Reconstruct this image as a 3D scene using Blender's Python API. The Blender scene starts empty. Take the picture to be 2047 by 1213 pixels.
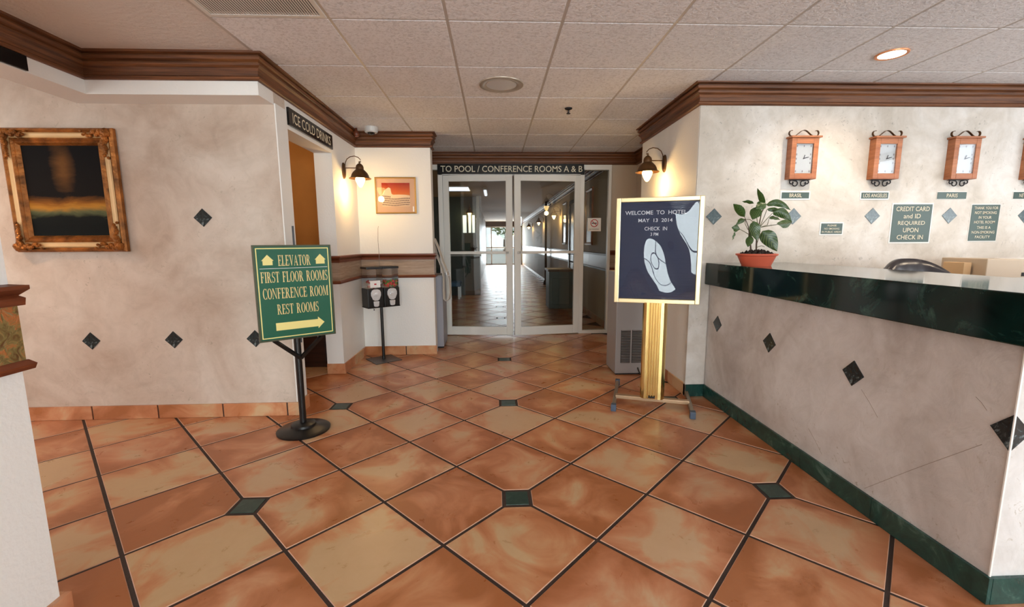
import bpy, bmesh, math, random
from mathutils import Vector, Matrix
S = bpy.context.scene
COL = S.collection
PI = math.pi
random.seed(7)

# ------------------------------------------------------------------ camera
cam_d = bpy.data.cameras.new('camera')
cam = bpy.data.objects.new('camera', cam_d)
COL.objects.link(cam)
cam_d.sensor_fit = 'HORIZONTAL'
cam_d.sensor_width = 36.0
cam_d.lens = 873.85 / 2047 * 36.0
cam_d.clip_start = 0.05
cam_d.clip_end = 300
pitch, roll, yaw = 0.1390, -0.0059, 0.8254 - PI / 4
R0 = Vector((1, 0, 0)); F0 = Vector((0, math.cos(pitch), -math.sin(pitch))); U0 = Vector((0, math.sin(pitch), math.cos(pitch)))
Rr = R0 * math.cos(roll) + U0 * math.sin(roll)
Ur = U0 * math.cos(roll) - R0 * math.sin(roll)
M = Matrix((Rr, Ur, -F0)).transposed()
M = Matrix.Rotation(-yaw, 3, 'Z') @ M
cam.matrix_world = Matrix.Translation((0, 0, 1.25)) @ M.to_4x4()
S.camera = cam

# ------------------------------------------------------------------ colour management, world, lights
S.view_settings.view_transform = 'Standard'
S.view_settings.look = 'None'
S.view_settings.gamma = 1
S.view_settings.use_curve_mapping = False
S.view_settings.exposure = 0.07
W = bpy.data.worlds.new('world'); S.world = W
W.use_nodes = True
wn = W.node_tree
bg = wn.nodes['Background']
sky = wn.nodes.new('ShaderNodeTexSky')
sky.sky_type = 'HOSEK_WILKIE'
sky.sun_direction = Vector((0.3, -0.5, 0.8)).normalized()
sky.turbidity = 5
mixw = wn.nodes.new('ShaderNodeMix'); mixw.data_type = 'RGBA'
mixw.inputs['Factor'].default_value = 0.6
wn.links.new(sky.outputs[0], mixw.inputs['A'])
mixw.inputs['B'].default_value = (0.9, 0.95, 1.0, 1)
wn.links.new(mixw.outputs['Result'], bg.inputs[0])
bg.inputs[1].default_value = 2.2

def area(name, loc, rot, sx, sy, power, color=(1, 1, 1), spread=PI):
    l = bpy.data.lights.new(name, 'AREA'); l.shape = 'RECTANGLE'; l.size = sx; l.size_y = sy
    l.energy = power; l.color = color; l.spread = spread
    o = bpy.data.objects.new(name, l); o.location = loc; o.rotation_euler = rot; COL.objects.link(o)
    return o
def point(name, loc, power, color, r=0.03):
    l = bpy.data.lights.new(name, 'POINT'); l.energy = power; l.color = color; l.shadow_soft_size = r
    o = bpy.data.objects.new(name, l); o.location = loc; COL.objects.link(o)
    return o
WARM = (1.0, 0.62, 0.24)
# daylight through the storefront windows behind the camera and the side windows
area('window_daylight', (1.65, -5.40, 1.32), (PI / 2, 0, 0), 4.7, 1.95, 500, (0.89, 0.955, 1.0))
area('window_daylight', (-3.95, -5.40, 1.32), (PI / 2, 0, 0), 1.3, 1.95, 140, (0.89, 0.955, 1.0))
area('window_daylight', (5.25, 0.2, 1.4), (PI / 2, 0, PI / 2), 4.2, 1.8, 75, (0.97, 0.98, 1.0))
area('window_daylight', (-4.75, 1.2, 1.4), (PI / 2, 0, -PI / 2), 2.6, 1.6, 16, (1.0, 0.90, 0.80))
# daylight through the glass doors at the far end of the corridor
area('corridor_daylight', (0.55, 24.8, 1.1), (-PI / 2, 0, 0), 1.9, 2.0, 150, (0.86, 0.93, 1.0))

# ------------------------------------------------------------------ helpers
def lin(c):
    return tuple(((v / 255) / 12.92 if v / 255 <= 0.04045 else ((v / 255 + 0.055) / 1.055) ** 2.4) for v in c) + (1,)
def new_mat(name):
    m = bpy.data.materials.new(name); m.use_nodes = True
    return m, m.node_tree, m.node_tree.nodes['Principled BSDF']
def N(nt, t, **kw):
    n = nt.nodes.new(t)
    for k, v in kw.items():
        setattr(n, k, v)
    return n
def simple(name, rgb, rough=0.5, metal=0.0, spec=0.5, coat=0.0, bump=0.0, bscale=40, var=0.0, vscale=4):
    m, nt, b = new_mat(name)
    b.inputs['Base Color'].default_value = lin(rgb)
    b.inputs['Roughness'].default_value = rough
    b.inputs['Metallic'].default_value = metal
    b.inputs['Specular IOR Level'].default_value = spec
    b.inputs['Coat Weight'].default_value = coat
    tc = N(nt, 'ShaderNodeTexCoord')
    if var > 0:
        n = N(nt, 'ShaderNodeTexNoise'); n.inputs['Scale'].default_value = vscale; n.inputs['Detail'].default_value = 5
        nt.links.new(tc.outputs['Object'], n.inputs['Vector'])
        r = N(nt, 'ShaderNodeValToRGB')
        c = lin(rgb)
        r.color_ramp.elements[0].position = 0.3; r.color_ramp.elements[1].position = 0.7
        r.color_ramp.elements[0].color = tuple(x * (1 - var) for x in c[:3]) + (1,)
        r.color_ramp.elements[1].color = tuple(min(1, x * (1 + var)) for x in c[:3]) + (1,)
        nt.links.new(n.outputs['Fac'], r.inputs['Fac']); nt.links.new(r.outputs['Color'], b.inputs['Base Color'])
    if bump > 0:
        n2 = N(nt, 'ShaderNodeTexNoise'); n2.inputs['Scale'].default_value = bscale; n2.inputs['Detail'].default_value = 4
        nt.links.new(tc.outputs['Object'], n2.inputs['Vector'])
        bp = N(nt, 'ShaderNodeBump'); bp.inputs['Strength'].default_value = bump; bp.inputs['Distance'].default_value = 0.01
        nt.links.new(n2.outputs['Fac'], bp.inputs['Height']); nt.links.new(bp.outputs['Normal'], b.inputs['Normal'])
    return m
def emit(name, rgb, strength):
    m, nt, b = new_mat(name)
    b.inputs['Base Color'].default_value = lin(rgb)
    b.inputs['Emission Color'].default_value = lin(rgb)
    b.inputs['Emission Strength'].default_value = strength
    return m
def ramp(nt, src, stops, interp='LINEAR'):
    r = N(nt, 'ShaderNodeValToRGB'); r.color_ramp.interpolation = interp
    e = r.color_ramp.elements
    while len(e) < len(stops): e.new(0.5)
    for i, (p, c) in enumerate(stops):
        e[i].position = p; e[i].color = c if len(c) == 4 else lin(c)
    nt.links.new(src, r.inputs['Fac'])
    return r
def mixc(nt, fac, a, b, blend='MIX'):
    m = N(nt, 'ShaderNodeMix', data_type='RGBA', blend_type=blend)
    for s, v in (('Factor', fac), ('A', a), ('B', b)):
        if hasattr(v, 'is_linked') or hasattr(v, 'links'):
            nt.links.new(v, m.inputs[s])
        else:
            m.inputs[s].default_value = v
    return m.outputs['Result']
def noise(nt, vec, scale, detail=4, rough=0.55, dist=0.0):
    n = N(nt, 'ShaderNodeTexNoise'); n.inputs['Scale'].default_value = scale; n.inputs['Detail'].default_value = detail
    n.inputs['Roughness'].default_value = rough; n.inputs['Distortion'].default_value = dist
    nt.links.new(vec, n.inputs['Vector'])
    return n.outputs['Fac']
def mapping(nt, vec, scale=(1, 1, 1), loc=(0, 0, 0), rot=(0, 0, 0)):
    m = N(nt, 'ShaderNodeMapping'); m.inputs['Scale'].default_value = scale
    m.inputs['Location'].default_value = loc; m.inputs['Rotation'].default_value = rot
    nt.links.new(vec, m.inputs['Vector'])
    return m.outputs['Vector']
def bumpn(nt, b, height, strength, dist=0.01):
    bp = N(nt, 'ShaderNodeBump'); bp.inputs['Strength'].default_value = strength; bp.inputs['Distance'].default_value = dist
    nt.links.new(height, bp.inputs['Height']); nt.links.new(bp.outputs['Normal'], b.inputs['Normal'])

def plaster(name, lo, mid, hi, spot):
    m, nt, b = new_mat(name)
    tc = N(nt, 'ShaderNodeTexCoord').outputs['Object']
    n1 = noise(nt, tc, 1.6, 6, 0.6, 0.6)
    r1 = ramp(nt, n1, [(0.36, lo), (0.5, mid), (0.64, hi)])
    n2 = noise(nt, mapping(nt, tc, loc=(4, 7, 2)), 9, 8, 0.65, 0.8)
    r2 = ramp(nt, n2, [(0.35, (0.74, 0.72, 0.69, 1)), (0.58, (1, 1, 1, 1))])
    c = mixc(nt, 0.38, r1.outputs['Color'], r2.outputs['Color'], 'MULTIPLY')
    n3 = noise(nt, mapping(nt, tc, loc=(1, 3, 9)), 34, 3, 0.5, 1.5)
    patch = noise(nt, mapping(nt, tc, loc=(8, 1, 3)), 2.2, 2)
    mm = N(nt, 'ShaderNodeMath', operation='MULTIPLY')
    r3 = ramp(nt, n3, [(0.63, (0, 0, 0, 1)), (0.72, (1, 1, 1, 1))])
    r4 = ramp(nt, patch, [(0.45, (0, 0, 0, 1)), (0.62, (1, 1, 1, 1))])
    nt.links.new(r3.outputs['Color'], mm.inputs[0]); nt.links.new(r4.outputs['Color'], mm.inputs[1])
    m2 = N(nt, 'ShaderNodeMath', operation='MULTIPLY'); nt.links.new(mm.outputs[0], m2.inputs[0]); m2.inputs[1].default_value = 0.6
    c = mixc(nt, m2.outputs[0], c, lin(spot))
    nt.links.new(c, b.inputs['Base Color'])
    b.inputs['Roughness'].default_value = 0.62
    b.inputs['Specular IOR Level'].default_value = 0.3
    bumpn(nt, b, n2, 0.25)
    return m
def wood(name, dark, light, zs=70, rough=0.42):
    m, nt, b = new_mat(name)
    tc = N(nt, 'ShaderNodeTexCoord').outputs['Object']
    n1 = noise(nt, mapping(nt, tc, scale=(2.2, 2.2, zs)), 1.0, 6, 0.65, 0.4)
    r1 = ramp(nt, n1, [(0.3, dark), (0.7, light)])
    n2 = noise(nt, mapping(nt, tc, scale=(8, 8, zs * 3)), 1.0, 4, 0.7)
    r2 = ramp(nt, n2, [(0.35, (0.55, 0.5, 0.48, 1)), (0.6, (1, 1, 1, 1))])
    nt.links.new(mixc(nt, 0.5, r1.outputs['Color'], r2.outputs['Color'], 'MULTIPLY'), b.inputs['Base Color'])
    b.inputs['Roughness'].default_value = rough
    bumpn(nt, b, n2, 0.15)
    return m
def tile_mat(name, per_object, rim=True):
    m, nt, b = new_mat(name)
    geo = N(nt, 'ShaderNodeNewGeometry')
    if per_object:
        oi = N(nt, 'ShaderNodeObjectInfo')
        sep = N(nt, 'ShaderNodeSeparateColor'); nt.links.new(oi.outputs['Color'], sep.inputs[0])
        tan, rnd = sep.outputs[0], sep.outputs[1]
    else:
        at = N(nt, 'ShaderNodeAttribute'); at.attribute_name = 'tone'
        tan = at.outputs['Fac']; rnd = geo.outputs['Random Per Island']
    cm = N(nt, 'ShaderNodeCombineXYZ')
    ml = N(nt, 'ShaderNodeMath', operation='MULTIPLY'); nt.links.new(rnd, ml.inputs[0]); ml.inputs[1].default_value = 37.0
    nt.links.new(ml.outputs[0], cm.inputs['X']); nt.links.new(ml.outputs[0], cm.inputs['Z'])
    va = N(nt, 'ShaderNodeVectorMath', operation='ADD')
    nt.links.new(geo.outputs['Position'], va.inputs[0]); nt.links.new(cm.outputs[0], va.inputs[1])
    v = va.outputs[0]
    n1 = noise(nt, v, 3.0, 5, 0.55, 1.0)
    # signed bias from the tan value
    bias = N(nt, 'ShaderNodeMath', operation='MULTIPLY_ADD'); nt.links.new(tan, bias.inputs[0]); bias.inputs[1].default_value = 0.26; bias.inputs[2].default_value = -0.12
    ad = N(nt, 'ShaderNodeMath', operation='ADD'); nt.links.new(n1, ad.inputs[0]); nt.links.new(bias.outputs[0], ad.inputs[1])
    fac_out = ad.outputs[0]
    if per_object and rim:      # glaze pooled paler towards the middle of each tile, rustier rims
        tl = N(nt, 'ShaderNodeTexCoord'); ab = N(nt, 'ShaderNodeVectorMath', operation='ABSOLUTE'); nt.links.new(tl.outputs['Object'], ab.inputs[0])
        sp_ = N(nt, 'ShaderNodeSeparateXYZ'); nt.links.new(ab.outputs[0], sp_.inputs[0])
        su = N(nt, 'ShaderNodeMath', operation='ADD'); nt.links.new(sp_.outputs[0], su.inputs[0]); nt.links.new(sp_.outputs[1], su.inputs[1])
        mr_ = N(nt, 'ShaderNodeMapRange'); nt.links.new(su.outputs[0], mr_.inputs[0]); mr_.inputs[1].default_value = 0.12; mr_.inputs[2].default_value = 0.34; mr_.inputs[3].default_value = 0.055; mr_.inputs[4].default_value = -0.12
        a2 = N(nt, 'ShaderNodeMath', operation='ADD'); nt.links.new(ad.outputs[0], a2.inputs[0]); nt.links.new(mr_.outputs[0], a2.inputs[1]); fac_out = a2.outputs[0]
    r1 = ramp(nt, fac_out, [(0.32, (168, 106, 66)), (0.45, (192, 130, 92)), (0.54, (202, 150, 112)), (0.63, (202, 172, 136))])
    n2 = noise(nt, v, 11, 6, 0.65, 0.5)
    r2 = ramp(nt, n2, [(0.3, (0.86, 0.80, 0.74, 1)), (0.65, (1, 1, 1, 1))])
    c = mixc(nt, 0.4, r1.outputs['Color'], r2.outputs['Color'], 'MULTIPLY')
    # warm or pinkish cast from tile to tile
    r5 = ramp(nt, rnd, [(0.0, (1.0, 0.98, 0.88, 1)), (1.0, (1.0, 0.96, 1.0, 1))])
    c = mixc(nt, 0.8, c, r5.outputs['Color'], 'MULTIPLY')
    nt.links.new(c, b.inputs['Base Color'])
    rr = ramp(nt, n2, [(0.3, (0.26, 0.26, 0.26, 1)), (0.7, (0.36, 0.36, 0.36, 1))])
    nt.links.new(rr.outputs['Color'], b.inputs['Roughness'])
    b.inputs['Specular IOR Level'].default_value = 0.45
    bumpn(nt, b, n1, 0.12, 0.02)
    return m
def marble(name, a, b_, c_, rough=0.1, scale=5):
    m, nt, b = new_mat(name)
    tc = N(nt, 'ShaderNodeTexCoord').outputs['Object']
    n1 = noise(nt, tc, scale, 8, 0.7, 1.4)
    r1 = ramp(nt, n1, [(0.30, a), (0.55, b_), (0.70, c_)])
    nt.links.new(r1.outputs['Color'], b.inputs['Base Color'])
    b.inputs['Roughness'].default_value = rough
    return m
def glass(name, tint=(0.93, 0.95, 0.94, 1), refl=0.10, wavy=0.0, wscale=3.0):
    m = bpy.data.materials.new(name); m.use_nodes = True; nt = m.node_tree
    nt.nodes.clear()
    out = N(nt, 'ShaderNodeOutputMaterial')
    tr = N(nt, 'ShaderNodeBsdfTransparent'); tr.inputs[0].default_value = tint
    gl = N(nt, 'ShaderNodeBsdfGlossy'); gl.inputs['Roughness'].default_value = 0.01
    fr = N(nt, 'ShaderNodeLayerWeight'); fr.inputs['Blend'].default_value = 0.15
    ma = N(nt, 'ShaderNodeMath', operation='MAXIMUM'); nt.links.new(fr.outputs['Fresnel'], ma.inputs[0]); ma.inputs[1].default_value = refl
    mx = N(nt, 'ShaderNodeMixShader')
    nt.links.new(ma.outputs[0], mx.inputs[0]); nt.links.new(tr.outputs[0], mx.inputs[1]); nt.links.new(gl.outputs[0], mx.inputs[2])
    if wavy:
        tc = N(nt, 'ShaderNodeTexCoord').outputs['Object']
        n1 = noise(nt, mapping(nt, tc, scale=(1.0, 1.0, 0.7)), wscale, 2, 0.4, 0.9)
        bp = N(nt, 'ShaderNodeBump'); bp.inputs['Strength'].default_value = wavy; bp.inputs['Distance'].default_value = 0.1
        nt.links.new(n1, bp.inputs['Height']); nt.links.new(bp.outputs['Normal'], gl.inputs['Normal'])
    nt.links.new(mx.outputs[0], out.inputs[0])
    return m

MT = {}
MT['white'] = simple('white_wall_paint', (232, 230, 226), 0.6, bump=0.15, bscale=60)
MT['plaster_left'] = plaster('plaster_left', (184, 164, 148), (200, 184, 170), (210, 197, 185), (150, 140, 120))
MT['plaster_clock'] = plaster('plaster_reception', (194, 185, 174), (212, 205, 197), (226, 222, 218), (140, 136, 128))
MT['plaster_counter'] = plaster('plaster_counter', (184, 177, 173), (209, 205, 203), (224, 222, 222), (150, 135, 112))
MT['ochre'] = simple('ochre_paint', (176, 122, 58), 0.7, var=0.1)
MT['wood'] = wood('crown_wood', (66, 34, 14), (132, 80, 42), 70, 0.5)
MT['wood_rail'] = wood('rail_wood', (78, 32, 14), (128, 66, 36), 40)
MT['wood_panel'] = wood('panel_wood', (140, 116, 96), (184, 162, 142), 40, 0.5)
MT['tile'] = tile_mat('terracotta_tile', True)
MT['tile_far'] = tile_mat('terracotta_tile_far', False)
MT['tile_edge'] = simple('tile_edge_highlight', (200, 156, 130), 0.45, var=0.15, vscale=8)  # paler colour paints the bright highlight along the tile bevels
MT['grout'] = simple('dark_grout', (58, 44, 38), 0.8, bump=0.3, bscale=80, var=0.25)
MT['terra'] = tile_mat('terracotta_base', True, False)
MT['marble'] = marble('dark_green_marble', (5, 16, 15), (16, 42, 38), (62, 96, 86), 0.08, 5)
MT['marble_base'] = marble('green_marble_base', (18, 50, 46), (34, 74, 68), (78, 116, 106), 0.25, 6)
MT['insetmat'] = marble('dark_inset_marble', (10, 20, 22), (34, 46, 50), (130, 146, 150), 0.2, 22)
MT['floor_inset'] = marble('floor_inset_marble', (26, 50, 44), (44, 68, 60), (80, 100, 92), 0.3, 14)
MT['metal_white'] = simple('white_metal', (214, 210, 204), 0.4)
MT['door_white'] = simple('white_door_frame', (224, 222, 216), 0.4)
MT['grid'] = simple('ceiling_grid', (190, 184, 178), 0.5)
MT['gyp'] = simple('gypsum_ceiling', (216, 208, 202), 0.8, bump=0.6, bscale=45)
MT['black'] = simple('black_satin', (14, 14, 15), 0.35)
MT['blackp'] = simple('black_sign', (12, 12, 13), 0.2)
MT['gold_text'] = simple('cream_lettering', (214, 204, 180), 0.5)
MT['bronze'] = simple('bronze', (92, 62, 34), 0.45, 0.55, var=0.25, vscale=20)
MT['brass'] = simple('brass', (232, 206, 138), 0.2, 1.0)
MT['brass_frame'] = simple('pale_brass_frame', (226, 206, 160), 0.32, 0.8)
MT['gold'] = simple('gilt', (150, 94, 42), 0.36, 0.55, bump=0.4, bscale=60, var=0.55, vscale=16)
MT['giltlight'] = simple('pale_gilt_liner', (206, 170, 120), 0.4, 0.2, var=0.15)
MT['giltdark'] = simple('dark_gilt', (74, 34, 14), 0.4, 0.3, bump=0.5, bscale=50, var=0.3, vscale=18)
MT['glass'] = glass('door_glass', refl=0.06)
MT['clear'] = glass('clear_plastic', (0.9, 0.92, 0.95, 1), 0.05)
MT['acrylic'] = glass('wavy_acrylic', (0.86, 0.9, 0.96, 1), 0.05)
MT['picglass'] = glass('picture_glass', (0.97, 0.97, 0.97, 1), 0.025)
MT['inset_sheen'] = marble('sheen_inset_marble', (70, 86, 92), (96, 112, 118), (150, 166, 170), 0.2, 22)  # lighter copy of the inset marble, sky reflection put into its colour
MT['signgreen'] = simple('green_sign', (12, 92, 70), 0.25)
MT['cream'] = simple('cream_print', (236, 222, 140), 0.45)
MT['creamtext'] = simple('cream_gilt_print', (226, 204, 138), 0.45)
MT['placard'] = simple('dark_green_placard', (52, 76, 70), 0.35)
MT['white_p'] = simple('white_print', (240, 238, 234), 0.5)
MT['steel'] = simple('silver_metal', (222, 222, 224), 0.3, 0.4)
MT['clockwood'] = wood('clock_wood', (158, 90, 50), (196, 128, 84), 18, 0.4)
MT['iron'] = simple('wrought_iron', (26, 22, 24), 0.45, 0.3)
MT['dial'] = simple('clock_dial', (226, 226, 220), 0.35, coat=0.5)
MT['grey'] = simple('grey_enamel', (152, 146, 144), 0.4)
MT['darkgap'] = simple('dark_gap', (30, 28, 28), 0.8)
MT['pot'] = simple('orange_plastic_pot', (206, 96, 70), 0.4)
MT['soil'] = simple('soil', (34, 20, 14), 0.95, bump=1.0, bscale=60, var=0.4, vscale=60)
MT['leather'] = simple('black_leather', (30, 26, 32), 0.28)
MT['beige'] = simple('beige_plastic', (190, 170, 146), 0.5)
MT['navy'] = simple('navy_felt', (50, 60, 84), 0.8)
MT['greengrey'] = simple('grey_green_laminate', (92, 104, 98), 0.4)
MT['darkgreen'] = simple('dark_green_paint', (24, 44, 40), 0.5)
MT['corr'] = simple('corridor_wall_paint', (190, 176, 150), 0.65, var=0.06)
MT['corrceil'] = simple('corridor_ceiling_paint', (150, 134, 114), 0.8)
MT['blue'] = simple('blue_vinyl', (40, 90, 130), 0.4)
MT['tan'] = simple('tan_paint', (196, 180, 160), 0.6)
MT['darkwood'] = wood('dark_wood', (34, 16, 10), (66, 34, 20), 30)
MT['concrete'] = simple('pale_concrete', (180, 178, 172), 0.9, var=0.1)
MT['bark'] = simple('bark', (80, 64, 50), 0.9)
MT['lvs'] = simple('tree_leaves', (96, 128, 70), 0.8, var=0.3, vscale=3)
MT['stem'] = simple('plant_stem', (86, 84, 52), 0.6)
MT['red'] = simple('red_ring', (190, 40, 50), 0.5)
MT['lens'] = simple('frosted_lens', (196, 194, 192), 0.15)
MT['bulb'] = emit('lamp_glass', (255, 214, 140), 9)
MT['down'] = emit('downlight_glow', (255, 240, 210), 14)
MT['tube'] = emit('tube_and_reflection_glow', (225, 235, 255), 1.6)

m, nt, b = new_mat('ceiling_tile'); MT['ctile'] = m
tc = N(nt, 'ShaderNodeTexCoord').outputs['Object']
n1 = noise(nt, tc, 55, 3, 0.6, 0.6); n0 = noise(nt, tc, 1.2, 3)
r0 = ramp(nt, n0, [(0.3, (226, 226, 230)), (0.7, (234, 234, 238))])
r1 = ramp(nt, n1, [(0.36, (0.60, 0.58, 0.57, 1)), (0.52, (1, 1, 1, 1))])
nt.links.new(mixc(nt, 0.5, r0.outputs['Color'], r1.outputs['Color'], 'MULTIPLY'), b.inputs['Base Color'])
b.inputs['Roughness'].default_value = 0.9
bumpn(nt, b, n1, 0.6, 0.01)

m, nt, b = new_mat('variegated_leaf'); MT['leaf'] = m
uv = N(nt, 'ShaderNodeTexCoord').outputs['UV']
sx = N(nt, 'ShaderNodeSeparateXYZ'); nt.links.new(uv, sx.inputs[0])
ab = N(nt, 'ShaderNodeMath', operation='ABSOLUTE'); nt.links.new(sx.outputs[0], ab.inputs[0])
fm = N(nt, 'ShaderNodeMath', operation='MULTIPLY_ADD'); nt.links.new(ab.outputs[0], fm.inputs[0]); fm.inputs[1].default_value = -0.35; nt.links.new(sx.outputs[1], fm.inputs[2])
sn = N(nt, 'ShaderNodeMath', operation='MULTIPLY'); nt.links.new(fm.outputs[0], sn.inputs[0]); sn.inputs[1].default_value = 44
si = N(nt, 'ShaderNodeMath', operation='SINE'); nt.links.new(sn.outputs[0], si.inputs[0])
rv = ramp(nt, si.outputs[0], [(0.55, (34, 62, 20)), (0.95, (100, 122, 60))])
nt.links.new(rv.outputs['Color'], b.inputs['Base Color']); b.inputs['Roughness'].default_value = 0.35

m, nt, b = new_mat('oil_painting'); MT['painting'] = m
tc = N(nt, 'ShaderNodeTexCoord').outputs['Object']
sx = N(nt, 'ShaderNodeSeparateXYZ'); nt.links.new(tc, sx.inputs[0])
nz = noise(nt, mapping(nt, tc, scale=(2.5, 1, 9)), 1.6, 5, 0.6, 0.5)
ad = N(nt, 'ShaderNodeMath', operation='MULTIPLY_ADD'); nt.links.new(nz, ad.inputs[0]); ad.inputs[1].default_value = 0.10; nt.links.new(sx.outputs[2], ad.inputs[2])
mr = N(nt, 'ShaderNodeMapRange'); nt.links.new(ad.outputs[0], mr.inputs[0]); mr.inputs[1].default_value = -0.25; mr.inputs[2].default_value = 0.40
vd = N(nt, 'ShaderNodeVectorMath', operation='LENGTH'); nt.links.new(mapping(nt, tc, scale=(7.5, 0.1, 3.2), loc=(0, 0, -0.50)), vd.inputs[0])
gl0 = N(nt, 'ShaderNodeMath', operation='MULTIPLY_ADD'); nt.links.new(nz, gl0.inputs[0]); gl0.inputs[1].default_value = 0.7; nt.links.new(vd.outputs['Value'], gl0.inputs[2])
glow = ramp(nt, gl0.outputs[0], [(0.45, (0.8, 0.8, 0.8, 1)), (1.0, (0, 0, 0, 1))])
rp = ramp(nt, mr.outputs[0], [(0.0, (8, 14, 12)), (0.10, (6, 10, 10)), (0.19, (12, 16, 14)), (0.24, (88, 92, 62)), (0.30, (176, 122, 44)), (0.35, (130, 80, 28)), (0.42, (14, 9, 8)), (1.0, (6, 6, 10))])
nt.links.new(mixc(nt, glow.outputs['Color'], rp.outputs['Color'], lin((112, 74, 36))), b.inputs['Base Color']); b.inputs['Roughness'].default_value = 0.75; b.inputs['Specular IOR Level'].default_value = 0.15

m, nt, b = new_mat('sunset_print'); MT['sunset'] = m
tc = N(nt, 'ShaderNodeTexCoord').outputs['Object']
sx = N(nt, 'ShaderNodeSeparateXYZ'); nt.links.new(tc, sx.inputs[0])
mr = N(nt, 'ShaderNodeMapRange'); nt.links.new(sx.outputs[2], mr.inputs[0]); mr.inputs[1].default_value = -0.11; mr.inputs[2].default_value = 0.13
rp = ramp(nt, mr.outputs[0], [(0.0, (96, 66, 62)), (0.35, (214, 150, 84)), (0.6, (212, 104, 44)), (1.0, (160, 36, 28))])
nt.links.new(rp.outputs['Color'], b.inputs['Base Color']); b.inputs['Roughness'].default_value = 0.25

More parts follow.
